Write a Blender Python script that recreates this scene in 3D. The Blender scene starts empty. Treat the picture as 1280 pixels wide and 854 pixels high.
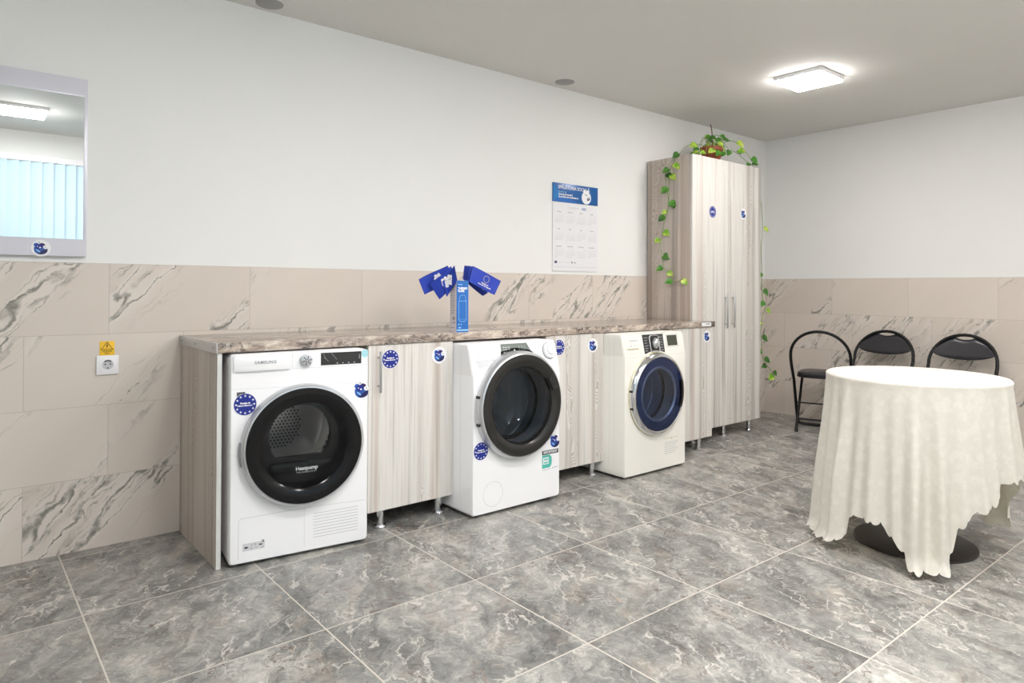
import bpy, bmesh, math, random
from mathutils import Vector, Matrix
PI = math.pi
random.seed(7)
SC = bpy.context.scene
COL = SC.collection

# ------------------------------------------------------------------ helpers
class MB:
    """collects shapes into one mesh with several materials"""
    def __init__(s):
        s.bm = bmesh.new(); s.mats = []
    def mi(s, m):
        if m not in s.mats: s.mats.append(m)
        return s.mats.index(m)
    def merge(s, tmp, m, M=None):
        i = s.mi(m)
        if M is not None: bmesh.ops.transform(tmp, matrix=M, verts=tmp.verts)
        for f in tmp.faces: f.material_index = i
        me = bpy.data.meshes.new('t'); tmp.to_mesh(me); tmp.free()
        s.bm.from_mesh(me); bpy.data.meshes.remove(me)
    def box(s, a, b, m, bev=0, seg=2, M=None):
        t = bmesh.new()
        bmesh.ops.create_cube(t, size=1)
        for v in t.verts:
            v.co = Vector([(a[i]+b[i])/2 + v.co[i]*(b[i]-a[i]) for i in range(3)])
        if bev: bmesh.ops.bevel(t, geom=list(t.edges), offset=bev, segments=seg, affect='EDGES', profile=.5)
        s.merge(t, m, M)
    def cyl(s, c, r, h, m, axis='z', n=32, r2=None, bev=0, M=None):
        t = bmesh.new()
        bmesh.ops.create_cone(t, cap_ends=True, segments=n, radius1=r, radius2=r if r2 is None else r2, depth=h)
        if bev:
            es = [e for e in t.edges if abs(e.verts[0].co.z-e.verts[1].co.z) < 1e-6]
            bmesh.ops.bevel(t, geom=es, offset=bev, segments=2, affect='EDGES', profile=.5)
        bmesh.ops.translate(t, verts=t.verts, vec=(0, 0, h/2))
        if axis == 'y': bmesh.ops.rotate(t, verts=t.verts, matrix=Matrix.Rotation(PI/2, 3, 'X'))   # grows towards -y
        if axis == 'x': bmesh.ops.rotate(t, verts=t.verts, matrix=Matrix.Rotation(PI/2, 3, 'Y'))
        bmesh.ops.translate(t, verts=t.verts, vec=c)
        s.merge(t, m, M)
    def tube(s, pts, r, m, n=10, closed=False, cap=True, rs=None):
        P = [Vector(p) for p in pts]; t = bmesh.new(); rings = []; k = len(P)
        up = None
        for i, p in enumerate(P):
            if closed: d = P[(i+1) % k]-P[i-1]
            else: d = P[min(i+1, k-1)]-P[max(i-1, 0)]
            d.normalize()
            if up is None:
                up = Vector((0, 0, 1)) if abs(d.z) < .9 else Vector((1, 0, 0))
            up = (up - d*up.dot(d)).normalized(); sd = d.cross(up)
            rr = rs[i] if rs else r
            rings.append([t.verts.new(p+(up*math.cos(2*PI*j/n)+sd*math.sin(2*PI*j/n))*rr) for j in range(n)])
        for i in range(k if closed else k-1):
            a, b = rings[i], rings[(i+1) % k]
            for j in range(n):
                t.faces.new((a[j], a[(j+1) % n], b[(j+1) % n], b[j]))
        if cap and not closed:
            t.faces.new(rings[0]); t.faces.new(rings[-1][::-1])
        bmesh.ops.recalc_face_normals(t, faces=t.faces)
        s.merge(t, m)
    def lathe(s, prof, m, c=(0, 0, 0), axis='y', n=96, M=None, capend=False):
        """prof: (radius, position along the axis)"""
        t = bmesh.new(); rings = []
        for r, h in prof:
            ring = []
            for j in range(n):
                a = 2*PI*j/n; x, z = r*math.cos(a), r*math.sin(a)
                ring.append(t.verts.new((c[0]+x, c[1]+h, c[2]+z) if axis == 'y' else (c[0]+x, c[1]+z, c[2]+h)))
            rings.append(ring)
        for a, b in zip(rings, rings[1:]):
            for j in range(n): t.faces.new((a[j], a[(j+1) % n], b[(j+1) % n], b[j]))
        if capend: t.faces.new(rings[-1])
        bmesh.ops.remove_doubles(t, verts=t.verts, dist=1e-6)
        s.merge(t, m, M)
    def prism(s, pts, z0, z1, m, bev=0, M=None):
        t = bmesh.new()
        vs = [t.verts.new((x, y, z0)) for x, y in pts]; f = t.faces.new(vs)
        r = bmesh.ops.extrude_face_region(t, geom=[f])
        bmesh.ops.translate(t, verts=[v for v in r['geom'] if isinstance(v, bmesh.types.BMVert)], vec=(0, 0, z1-z0))
        bmesh.ops.recalc_face_normals(t, faces=t.faces)
        if bev: bmesh.ops.bevel(t, geom=list(t.edges), offset=bev, segments=2, affect='EDGES', profile=.5)
        s.merge(t, m, M)
    def faces(s, verts, faces, m):
        t = bmesh.new(); vs = [t.verts.new(v) for v in verts]
        for f in faces:
            try: t.faces.new([vs[i] for i in f])
            except ValueError: pass
        s.merge(t, m)
    def build(s, name, parent=None, angle=35):
        me = bpy.data.meshes.new(name); s.bm.to_mesh(me); s.bm.free()
        for m in s.mats: me.materials.append(m)
        for p in me.polygons: p.use_smooth = True
        me.set_sharp_from_angle(angle=math.radians(angle))
        o = bpy.data.objects.new(name, me); COL.objects.link(o)
        if parent: o.parent = parent
        return o

def tag(o, label=None, cat=None, group=None, kind=None):
    if label: o['label'] = label
    if cat: o['category'] = cat
    if group: o['group'] = group
    if kind: o['kind'] = kind
    return o
def thing(name, loc, label, cat, rz=0, group=None):
    o = bpy.data.objects.new(name, None); COL.objects.link(o)
    o.location = loc; o.rotation_euler = (0, 0, rz); o.empty_display_size = .1
    return tag(o, label, cat, group)

# flat print (decals): a frame O + x*R + y*U, every layer a fraction of a millimetre proud
def text_geo(txt, size, align='LEFT', bold=0.0, spacing=1.0):
    cu = bpy.data.curves.new('txt', 'FONT'); cu.body = txt; cu.size = size; cu.align_x = align
    cu.align_y = 'CENTER'; cu.resolution_u = 3; cu.offset = bold; cu.space_character = spacing
    ob = bpy.data.objects.new('txt', cu); COL.objects.link(ob)
    dg = bpy.context.evaluated_depsgraph_get(); ev = ob.evaluated_get(dg)
    me = ev.to_mesh()
    V = [tuple(v.co) for v in me.vertices]; F = [tuple(p.vertices) for p in me.polygons]
    ev.to_mesh_clear(); bpy.data.objects.remove(ob); bpy.data.curves.remove(cu)
    return V, F
class Decal:
    def __init__(s, mb, O, R=(1, 0, 0), U=(0, 0, 1), step=.0005):
        s.mb = mb; s.O = Vector(O); s.R = Vector(R).normalized(); s.U = Vector(U).normalized()
        s.N = s.R.cross(s.U); s.step = step
    def P(s, x, y, k): return s.O+s.R*x+s.U*y+s.N*(k*s.step)
    def poly(s, pts, k, m):
        s.mb.faces([s.P(x, y, k) for x, y in pts], [range(len(pts))], m)
    def rect(s, x0, y0, x1, y1, k, m): s.poly([(x0, y0), (x1, y0), (x1, y1), (x0, y1)], k, m)
    def ell(s, x, y, rx, ry, k, m, n=28, a0=0, a1=2*PI, rot=0):
        pts = []
        for i in range(n):
            a = a0+(a1-a0)*i/(n if a1-a0 > 6.28 else n-1)
            px, py = rx*math.cos(a), ry*math.sin(a)
            pts.append((x+px*math.cos(rot)-py*math.sin(rot), y+px*math.sin(rot)+py*math.cos(rot)))
        s.poly(pts, k, m)
    def ring(s, x, y, r0, r1, k, m, n=40):
        V = []; F = []
        for i in range(n):
            a = 2*PI*i/n
            V += [s.P(x+r0*math.cos(a), y+r0*math.sin(a), k), s.P(x+r1*math.cos(a), y+r1*math.sin(a), k)]
        for i in range(n):
            j = (i+1) % n; F.append((2*i, 2*i+1, 2*j+1, 2*j))
        s.mb.faces(V, F, m)
    def line(s, pts, w, k, m):
        for (x0, y0), (x1, y1) in zip(pts, pts[1:]):
            dx, dy = x1-x0, y1-y0; l = math.hypot(dx, dy) or 1; nx, ny = -dy/l*w/2, dx/l*w/2
            ex, ey = dx/l*w/2, dy/l*w/2
            s.poly([(x0+nx-ex, y0+ny-ey), (x1+nx+ex, y1+ny+ey), (x1-nx+ex, y1-ny+ey), (x0-nx-ex, y0-ny-ey)], k, m)
    def star(s, x, y, r, k, m):
        s.poly([(x+(r if i % 2 == 0 else r*.42)*math.sin(i*PI/5), y+(r if i % 2 == 0 else r*.42)*math.cos(i*PI/5)) for i in range(10)], k, m)
    def text(s, txt, x, y, size, k, m, align='LEFT', bold=0.0, spacing=1.0, sx=1.0):
        V, F = text_geo(txt, size, align, bold, spacing)
        s.mb.faces([s.P(x+a*sx, y+b, k) for a, b, _ in V], F, m)

# ------------------------------------------------------------------ materials
def srgb(r, g, b):
    f = lambda c: (c/255/12.92) if c/255 <= .04045 else ((c/255+.055)/1.055)**2.4
    return (f(r), f(g), f(b), 1)
class NT:
    def __init__(s, name):
        s.m = bpy.data.materials.new(name); s.m.use_nodes = True; s.t = s.m.node_tree
        s.b = s.t.nodes['Principled BSDF']; s.out = s.t.nodes['Material Output']
    def put(s, sock, v):
        if isinstance(v, bpy.types.NodeSocket): s.t.links.new(v, sock)
        elif isinstance(v, (tuple, list)): sock.default_value = v if len(sock.default_value) == len(v) else tuple(v)[:3]
        else: sock.default_value = v
    def n(s, typ, **kw):
        nd = s.t.nodes.new(typ)
        for k, v in kw.items(): setattr(nd, k, v)
        return nd
    def math(s, op, a, b=0, c=0, clamp=False):
        nd = s.n('ShaderNodeMath', operation=op, use_clamp=clamp); s.put(nd.inputs[0], a); s.put(nd.inputs[1], b); s.put(nd.inputs[2], c)
        return nd.outputs[0]
    def vec(s, x, y, z):
        nd = s.n('ShaderNodeCombineXYZ'); s.put(nd.inputs[0], x); s.put(nd.inputs[1], y); s.put(nd.inputs[2], z); return nd.outputs[0]
    def vmath(s, op, a, b):
        nd = s.n('ShaderNodeVectorMath', operation=op); s.put(nd.inputs[0], a); s.put(nd.inputs[1], b); return nd.outputs[0]
    def sep(s, v):
        nd = s.n('ShaderNodeSeparateXYZ'); s.put(nd.inputs[0], v); return nd.outputs
    def coord(s): return s.n('ShaderNodeTexCoord').outputs['Object']
    def noise(s, v, scale, detail=3, rough=.5, dist=0):
        nd = s.n('ShaderNodeTexNoise'); s.put(nd.inputs['Vector'], v); s.put(nd.inputs['Scale'], scale)
        nd.inputs['Detail'].default_value = detail; nd.inputs['Roughness'].default_value = rough; nd.inputs['Distortion'].default_value = dist
        return nd.outputs[0]
    def white(s, v):
        nd = s.n('ShaderNodeTexWhiteNoise', noise_dimensions='3D'); s.put(nd.inputs['Vector'], v); return nd.outputs
    def ramp(s, f, stops, interp='LINEAR'):
        nd = s.n('ShaderNodeValToRGB'); nd.color_ramp.interpolation = interp; s.put(nd.inputs[0], f)
        e = nd.color_ramp.elements
        while len(e) < len(stops): e.new(.5)
        for i, (p, c) in enumerate(stops):
            e[i].position = p; e[i].color = c if isinstance(c, tuple) else (c, c, c, 1)
        return nd.outputs[0]
    def mix(s, f, a, b, blend='MIX'):
        nd = s.n('ShaderNodeMix', data_type='RGBA', blend_type=blend); s.put(nd.inputs[0], f); s.put(nd.inputs[6], a); s.put(nd.inputs[7], b)
        return nd.outputs[2]
    def bump(s, h, strength=.2, dist=.002):
        nd = s.n('ShaderNodeBump'); s.put(nd.inputs['Height'], h); nd.inputs['Strength'].default_value = strength; nd.inputs['Distance'].default_value = dist
        s.t.links.new(nd.outputs[0], s.b.inputs['Normal'])
    def ridge(s, v, scale, w0, w1, detail=3, dist=0, rough=.5):
        """1 on a thin winding line, 0 away from it"""
        n = s.noise(v, scale, detail, rough, dist)
        return s.ramp(s.math('ABSOLUTE', s.math('SUBTRACT', n, .5)), [(w0, 1.0), (w1, 0.0)])

def plain(name, col, rough=.5, metal=0, spec=.5, coat=0, speck=0, emis=None):
    q = NT(name)
    c = srgb(*col)
    if speck:
        nz = q.noise(q.coord(), 60, 4)
        q.put(q.b.inputs['Base Color'], q.mix(q.math('MULTIPLY', nz, speck), c, (c[0]*.7, c[1]*.7, c[2]*.7, 1)))
    else: q.put(q.b.inputs['Base Color'], c)
    q.b.inputs['Roughness'].default_value = rough; q.b.inputs['Metallic'].default_value = metal
    q.b.inputs['Specular IOR Level'].default_value = spec; q.b.inputs['Coat Weight'].default_value = coat
    if emis:
        q.b.inputs['Emission Color'].default_value = srgb(*emis[0]); q.b.inputs['Emission Strength'].default_value = emis[1]
    return q.m

def paint(name, col):
    q = NT(name); n = q.noise(q.coord(), 3, 3)
    c = srgb(*col); q.put(q.b.inputs['Base Color'], q.mix(n, c, (c[0]*.97, c[1]*.97, c[2]*.965, 1)))
    q.b.inputs['Roughness'].default_value = .75; q.b.inputs['Specular IOR Level'].default_value = .25
    q.bump(q.noise(q.coord(), 220, 2), .05, .001)
    return q.m

def wall_tile(name, axis, u0, sign, bond):
    """beige porcelain 60 x 30 tiles in half bond with sparse grey-green diagonal veins"""
    q = NT(name); s = q.sep(q.coord()); u = q.math('MULTIPLY', s[axis], sign); z = s[2]
    row = q.math('FLOOR', q.math('DIVIDE', z, .305))
    odd = q.math('MULTIPLY', q.math('MODULO', q.math('ADD', row, 1), 2), bond)
    uu = q.math('DIVIDE', q.math('ADD', q.math('SUBTRACT', u, u0), odd), .6)
    ui = q.math('FLOOR', uu); uf = q.math('SUBTRACT', uu, ui)
    zf = q.math('SUBTRACT', q.math('DIVIDE', z, .305), row)
    rnd = q.white(q.vec(ui, row, 3.7))[1]
    off = q.vmath('SCALE', rnd, (0, 0, 0)); off.node.inputs[3].default_value = 17.0
    lu, lv = q.math('MULTIPLY', uf, .6), q.math('MULTIPLY', zf, .305)
    # along / across the diagonal
    a = q.math('ADD', q.math('MULTIPLY', lu, .66), q.math('MULTIPLY', lv, .75))
    b = q.math('SUBTRACT', q.math('MULTIPLY', lv, .66), q.math('MULTIPLY', lu, .75))
    wob = q.math('MULTIPLY', q.math('SUBTRACT', q.noise(q.vmath('ADD', q.vec(lu, lv, 0), off), 9, 5, .6), .5), .075)
    b = q.math('ADD', b, wob)
    p = q.vmath('ADD', q.vec(q.math('MULTIPLY', a, .75), q.math('MULTIPLY', b, 5.2), 0), off)
    pv = q.vmath('ADD', q.vec(q.math('MULTIPLY', a, .5), q.math('MULTIPLY', b, 2.0), 0), off)
    mask = q.ramp(q.noise(pv, 1.7, 1), [(.47, 0.0), (.55, 1.0)])
    v1 = q.ridge(p, 1.5, .007, .019, 2, 0, .5)
    v2 = q.ridge(q.vmath('ADD', p, (5.3, 1.1, 0)), 2.6, .003, .014, 3, .2, .55)
    soft = q.ridge(p, 1.5, .02, .10, 2, 0, .5)
    breakup = q.ramp(q.noise(q.vmath('ADD', q.vec(q.math('MULTIPLY', lu, 9), q.math('MULTIPLY', lv, 9), 0), off), 1.6, 4, .6), [(.36, .15), (.56, 1.0)])
    smudge = q.math('MULTIPLY', q.ridge(q.vmath('ADD', p, (5.3, 1.1, 0)), 2.6, .01, .06, 5, .3, .7), q.ramp(q.noise(q.vmath('ADD', p, (3, 3, 3)), 5, 4, .7), [(.52, 0.0), (.60, .45)]))
    vein = q.math('MULTIPLY', q.math('MAXIMUM', q.math('MAXIMUM', v1, q.math('MULTIPLY', v2, .8)), smudge), q.math('MULTIPLY', mask, breakup))
    base = q.mix(q.noise(p, .8, 3), srgb(226, 217, 207), srgb(215, 205, 195))
    tone = q.white(q.vec(ui, row, 1.2))[0]
    base = q.mix(q.math('MULTIPLY', tone, .4), base, srgb(206, 195, 184))
    base = q.mix(q.math('MULTIPLY', q.math('MULTIPLY', soft, mask), .5), base, srgb(229, 223, 216))
    base = q.mix(q.math('MULTIPLY', vein, .88), base, srgb(116, 115, 105))
    # joints
    def edge(f, w): return q.math('MAXIMUM', q.math('LESS_THAN', f, w), q.math('GREATER_THAN', f, 1-w))
    g = q.math('MAXIMUM', edge(uf, .0022), edge(zf, .0042))
    q.put(q.b.inputs['Base Color'], q.mix(q.math('MULTIPLY', g, .8), base, srgb(190, 178, 170)))
    q.b.inputs['Roughness'].default_value = .42; q.b.inputs['Specular IOR Level'].default_value = .35
    q.bump(q.math('SUBTRACT', 1, g), .35, .001)
    return q.m

def floor_tile():
    """glossy grey marble-look 60 x 60 tiles, streaks running diagonally, pale joints"""
    q = NT('grey marble floor tile'); s = q.sep(q.coord())
    X = q.math('DIVIDE', q.math('SUBTRACT', s[0], -5.4617), .60467); Y = q.math('DIVIDE', q.math('SUBTRACT', s[1], -.0723), .60181)
    xi, yi = q.math('FLOOR', X), q.math('FLOOR', Y); xf, yf = q.math('SUBTRACT', X, xi), q.math('SUBTRACT', Y, yi)
    off = q.vmath('SCALE', q.white(q.vec(xi, yi, .5))[1], (0, 0, 0)); off.node.inputs[3].default_value = 9.0
    lx, ly = q.math('MULTIPLY', xf, .6), q.math('MULTIPLY', yf, .6)
    c_, s_ = math.cos(math.radians(57)), math.sin(math.radians(57))
    a = q.math('ADD', q.math('MULTIPLY', lx, c_), q.math('MULTIPLY', ly, s_))
    b = q.math('SUBTRACT', q.math('MULTIPLY', ly, c_), q.math('MULTIPLY', lx, s_))
    wv0 = q.math('MULTIPLY', q.math('SUBTRACT', q.noise(q.vmath('ADD', q.vec(lx, ly, 0), off), 7, 6, .65), .5), .16)
    b = q.math('ADD', b, wv0)
    P = lambda ka, kb, o=(0, 0, 0): q.vmath('ADD', q.vmath('ADD', q.vec(q.math('MULTIPLY', a, ka), q.math('MULTIPLY', b, kb), 0), off), o)
    big = q.noise(P(2.6, 5.2), 1.0, 8, .68, .5)
    med = q.noise(P(8, 16, (3, 1, 0)), 1.0, 9, .74, .6)
    fin = q.noise(P(55, 90, (7, 7, 1)), 1.0, 6, .8)
    f = q.math('ADD', q.math('MULTIPLY', big, .56), q.math('MULTIPLY', med, .44))
    f = q.math('ADD', f, q.math('MULTIPLY', q.math('SUBTRACT', fin, .5), .26))
    col = q.ramp(f, [(.36, srgb(86, 86, 84)), (.44, srgb(116, 116, 113)), (.50, srgb(138, 138, 134)), (.57, srgb(166, 165, 159)), (.66, srgb(202, 199, 192))])
    warm = q.ramp(q.noise(P(5, 9, (1, 8, 2)), 1.0, 5, .65), [(.54, 0.0), (.70, .5)])
    col = q.mix(warm, col, srgb(172, 158, 144))
    rust = q.ramp(q.noise(P(7, 12, (11, 18, 2)), 1.0, 5, .7), [(.66, 0.0), (.74, .6)])
    col = q.mix(rust, col, srgb(190, 146, 118))
    wv = q.math('MULTIPLY', q.ridge(P(1.6, 5.0, (4, 4, 4)), 1.5, .002, .014, 3, .0, .6), q.ramp(q.noise(P(3, 4, (2, 9, 9)), 1.5, 2), [(.42, 0.0), (.55, 1.0)]))
    wv2 = q.math('MULTIPLY', q.ridge(P(4.0, 7.0, (14, 4, 4)), 1.1, .002, .008, 5, .4, .6), .55)
    col = q.mix(q.math('MULTIPLY', q.math('MAXIMUM', wv, wv2), .65), col, srgb(222, 218, 210))
    dv = q.math('MULTIPLY', q.ridge(P(1.6, 3.0, (8, 3, 1)), 1.6, .001, .006, 4, .2, .65), q.ramp(q.noise(P(3, 4, (5, 2, 7)), 1.3, 2), [(.52, 0.0), (.58, 1.0)]))
    col = q.mix(q.math('MULTIPLY', dv, .8), col, srgb(92, 68, 54))
    def edge(f, w): return q.math('MAXIMUM', q.math('LESS_THAN', f, w), q.math('GREATER_THAN', f, 1-w))
    g = q.math('MAXIMUM', edge(xf, .0042), edge(yf, .0042))
    q.put(q.b.inputs['Base Color'], q.mix(g, col, srgb(205, 200, 190)))
    q.put(q.b.inputs['Roughness'], q.math('ADD', q.math('MULTIPLY', g, .35), q.math('ADD', .26, q.math('MULTIPLY', med, .16))))
    q.b.inputs['Specular IOR Level'].default_value = .45
    q.bump(q.math('SUBTRACT', q.math('MULTIPLY', fin, .25), g), .25, .001)
    return q.m

def wood(name, light, dark, beige, seed=0.0, sc=1.0, grain_axis=2):
    """whitewashed pine laminate with upright grain"""
    q = NT(name); co = q.coord(); r = q.n('ShaderNodeObjectInfo').outputs['Random']
    s = q.sep(co); h = q.math('ADD', s[0], s[1])
    o = q.math('ADD', q.math('MULTIPLY', r, 13.0), seed)
    V = lambda kh, kz, k=0.0: q.vec(q.math('MULTIPLY', h, kh*sc), q.math('ADD', o, k), q.math('MULTIPLY', s[2], kz))
    board = q.noise(V(8.0, .10), 1.0, 2, .5)
    st = q.noise(V(34, .55, 3), 1.0, 4, .6, .3)
    fi = q.noise(V(170, 3.0, 6), 1.0, 3, .6)
    col = q.ramp(board, [(.34, srgb(*dark)), (.42, srgb(*light)), (.56, srgb(*light)), (.63, srgb(*beige)), (.68, srgb(*light))])
    col = q.mix(q.ramp(st, [(.44, .0), (.66, .65)]), col, srgb(*light))
    col = q.mix(q.ramp(st, [(.34, .75), (.46, .0)]), col, srgb(*dark))
    # cathedral figure
    wx = q.math('ADD', q.math('MULTIPLY', h, 16*sc), q.math('MULTIPLY', q.noise(V(8, 2.2, 2), 1.0, 2), 5.0))
    w = q.n('ShaderNodeTexWave', wave_type='BANDS', bands_direction='X')
    q.put(w.inputs['Vector'], q.vec(wx, 0, 0)); w.inputs['Scale'].default_value = 3.2; w.inputs['Distortion'].default_value = .6; w.inputs['Detail'].default_value = 3
    cm = q.ramp(q.noise(V(9, .18, 12), 1.0, 1), [(.54, 0.0), (.60, .85)])
    col = q.mix(q.math('MULTIPLY', q.ramp(w.outputs[0], [(.25, 1.0), (.5, 0.0)]), cm), col, tuple(.55*srgb(*dark)[i]+.45*srgb(*beige)[i] for i in range(3))+(1,))
    col = q.mix(q.math('MULTIPLY', q.ramp(fi, [(.3, 1.0), (.5, 0.0)]), .35), col, srgb(*dark))
    q.put(q.b.inputs['Base Color'], col); q.b.inputs['Roughness'].default_value = .5; q.b.inputs['Specular IOR Level'].default_value = .35
    q.bump(fi, .08, .001)
    return q.m

def counter_mat():
    q = NT('brown veined laminate'); s = q.sep(q.coord())
    h = q.math('ADD', s[1], q.math('MULTIPLY', s[2], -1.0))
    V = lambda ka, kb, o=(0, 0, 0): q.vmath('ADD', q.vec(q.math('MULTIPLY', q.math('ADD', s[0], q.math('MULTIPLY', h, .5)), ka), q.math('MULTIPLY', h, kb), 0), o)
    n1 = q.noise(V(3.5, 9), 1.0, 6, .6, 1.2); n2 = q.noise(V(14, 30, (3, 2, 1)), 1.0, 6, .65, 1.0)
    f = q.math('ADD', q.math('MULTIPLY', n1, .6), q.math('MULTIPLY', n2, .4))
    col = q.ramp(f, [(.37, srgb(78, 70, 66)), (.44, srgb(130, 118, 110)), (.51, srgb(168, 153, 141)), (.58, srgb(196, 182, 166)), (.66, srgb(228, 220, 210))])
    dk = q.math('MULTIPLY', q.ridge(V(7, 12, (5, 5, 5)), 1.0, .004, .03, 6, 1.6, .65), q.ramp(q.noise(V(4, 4, (8, 2, 0)), 1.0, 2), [(.45, 0.0), (.55, 1.0)]))
    col = q.mix(q.math('MULTIPLY', dk, .85), col, srgb(58, 52, 50))
    lt = q.ridge(V(5, 10, (1, 9, 2)), 1.0, .002, .02, 6, 1.5, .6)
    col = q.mix(q.math('MULTIPLY', lt, .5), col, srgb(222, 214, 204))
    q.put(q.b.inputs['Base Color'], col); q.b.inputs['Roughness'].default_value = .16; q.b.inputs['Coat Weight'].default_value = .3
    q.b.inputs['Coat Roughness'].default_value = .1
    return q.m

def thin_glass(name, tint, refl=1.0, rough=.02):
    q = NT(name); t = q.t; t.nodes.remove(q.b)
    tr = q.n('ShaderNodeBsdfTransparent'); tr.inputs[0].default_value = tint
    gl = q.n('ShaderNodeBsdfGlossy'); gl.inputs['Roughness'].default_value = rough; gl.inputs[0].default_value = (.95, .97, 1, 1)
    fr = q.n('ShaderNodeFresnel'); fr.inputs[0].default_value = 1.5
    mx = q.n('ShaderNodeMixShader'); q.put(mx.inputs[0], q.math('MULTIPLY', fr.outputs[0], refl, clamp=True))
    t.links.new(tr.outputs[0], mx.inputs[1]); t.links.new(gl.outputs[0], mx.inputs[2]); t.links.new(mx.outputs[0], q.out.inputs[0])
    return q.m

def cloth_mat():
    q = NT('ivory damask cloth'); co = q.coord()
    v = q.n('ShaderNodeTexVoronoi'); q.put(v.inputs['Vector'], q.vmath('ADD', co, (0, 0, 0))); v.inputs['Scale'].default_value = 26
    n = q.noise(co, 30, 4, .6, 1.5)
    pat = q.ramp(q.math('ADD', q.math('MULTIPLY', v.outputs[0], .5), n), [(.64, 0.0), (.76, 1.0)])
    q.put(q.b.inputs['Base Color'], q.mix(pat, srgb(238, 235, 226), srgb(231, 228, 218)))
    q.put(q.b.inputs['Roughness'], q.math('SUBTRACT', .75, q.math('MULTIPLY', pat, .2)))
    q.b.inputs['Sheen Weight'].default_value = .2; q.b.inputs['Specular IOR Level'].default_value = .3
    q.bump(q.math('ADD', pat, q.math('MULTIPLY', q.noise(co, 400, 2), .5)), .15, .001)
    # a little light passes through the cloth
    tl = q.n('ShaderNodeBsdfTranslucent'); tl.inputs[0].default_value = srgb(238, 230, 205)
    mx = q.n('ShaderNodeMixShader'); mx.inputs[0].default_value = .18
    q.t.links.new(q.b.outputs[0], mx.inputs[1]); q.t.links.new(tl.outputs[0], mx.inputs[2]); q.t.links.new(mx.outputs[0], q.out.inputs[0])
    return q.m

def leaf_mat(name, c1, c2):
    q = NT(name); n = q.noise(q.coord(), 28, 3, .5, .5)
    q.put(q.b.inputs['Base Color'], q.mix(q.ramp(n, [(.42, 0.0), (.6, 1.0)]), srgb(*c1), srgb(*c2)))
    q.b.inputs['Roughness'].default_value = .35
    return q.m

M = {}
M['wall'] = paint('white wall paint', (240, 241, 239)); M['ceil'] = paint('matt ceiling paint', (228, 227, 223))
M['tileA'] = wall_tile('beige veined wall tile back', 0, -5.286, 1, .3)
M['tileB'] = wall_tile('beige veined wall tile side', 1, .02, -1, .43)
M['floor'] = floor_tile(); M['counter'] = counter_mat()
M['door'] = wood('whitewashed pine laminate', (224, 221, 215), (174, 170, 164), (196, 180, 168))
M['side'] = wood('greyed pine laminate', (208, 198, 189), (158, 147, 139), (182, 162, 148), 4.0, 1.0)
M['edge'] = plain('white edge band', (214, 216, 212), .4)
M['enamel'] = plain('white enamel', (248, 249, 251), .28, coat=.3); M['cream'] = plain('warm white enamel', (246, 245, 237), .28, coat=.3)
M['groove'] = plain('grey joint', (196, 198, 202), .5); M['groove2'] = plain('pale joint', (216, 217, 220), .5)
M['chrome'] = plain('polished chrome', (225, 226, 228), .12, 1); M['steel'] = plain('brushed steel', (190, 191, 193), .32, 1)
M['drum'] = plain('stainless drum', (252, 249, 246), .27, .72); M['darkdrum'] = plain('shaded drum steel', (226, 228, 232), .34, .5)
M['satin'] = plain('satin silver', (206, 208, 211), .3, .7)
M['black'] = plain('glossy black plastic', (16, 16, 18), .14, spec=.3); M['mblack'] = plain('dark rubber', (34, 34, 36), .5)
M['anthr'] = plain('dark tinted trim', (46, 45, 44), .16, spec=.35)
M['blackmetal'] = plain('black lacquered tube', (14, 14, 15), .38, spec=.35); M['vinyl'] = plain('black vinyl', (30, 30, 36), .38, coat=.1, speck=.3)
M['tablebase'] = plain('dark cast base', (38, 33, 32), .4)
M['glass'] = thin_glass('clear door glass', (.95, .96, .97, 1), .35); M['smoke'] = thin_glass('smoked door glass', (.62, .66, .70, 1), .8)
M['blueglass'] = thin_glass('blue tinted door glass', (.50, .60, .82, 1), .9)
M['pane'] = thin_glass('window glass', (.95, .98, .98, 1))
M['display'] = plain('black display glass', (26, 27, 31), .08, coat=.6); M['greypanel'] = plain('grey green console print', (112, 122, 116), .3)
M['lcd'] = plain('olive lcd', (68, 72, 58), .25)
M['white'] = plain('white print', (240, 241, 243), .45); M['greyprint'] = plain('grey print', (150, 152, 156), .5); M['darkprint'] = plain('dark print', (58, 60, 66), .5)
M['eublue'] = plain('deep blue print', (18, 40, 140), .4); M['navy'] = plain('navy print', (24, 30, 90), .4); M['midblue'] = plain('mid blue print', (44, 92, 178), .4)
M['purple'] = plain('dark violet print', (52, 34, 88), .4)
M['calblue'] = plain('calendar header blue', (20, 92, 162), .3); M['calteal'] = plain('calendar header corner blue', (28, 122, 190), .3)
M['paper'] = plain('white paper', (234, 235, 238), .6); M['faint'] = plain('faint grey print', (196, 199, 206), .6)
M['faintday'] = plain('light grey print', (176, 180, 190), .6)
M['boxblue'] = plain('blue carton print', (24, 104, 186), .4); M['boxline'] = plain('light blue print', (150, 200, 240), .45); M['boxwhite'] = plain('pale carton side', (240, 232, 236), .5)
M['flag'] = plain('blue flag cloth', (30, 62, 176), .55)
M['hem'] = plain('darker flag edge shading', (26, 40, 120), .6)  # edge shading that sets overlapping flags apart, put into colour
M['flagyel'] = plain('pale yellow print', (226, 220, 150), .5); M['stick'] = plain('white flag stick', (225, 222, 214), .4)
M['teal'] = plain('teal print', (84, 188, 176), .45); M['aqua'] = plain('pale aqua label', (170, 222, 232), .4)
M['yellow'] = plain('warning yellow', (248, 200, 44), .45); M['brownprint'] = plain('brown print', (96, 66, 16), .5)
M['socket'] = plain('white socket plastic', (244, 244, 246), .3); M['hole'] = plain('dark hole', (48, 46, 44), .6)
M['alu'] = plain('aluminium strip', (205, 205, 206), .35, .6); M['gold'] = plain('pale gold trim', (206, 196, 140), .3, .5)
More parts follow.
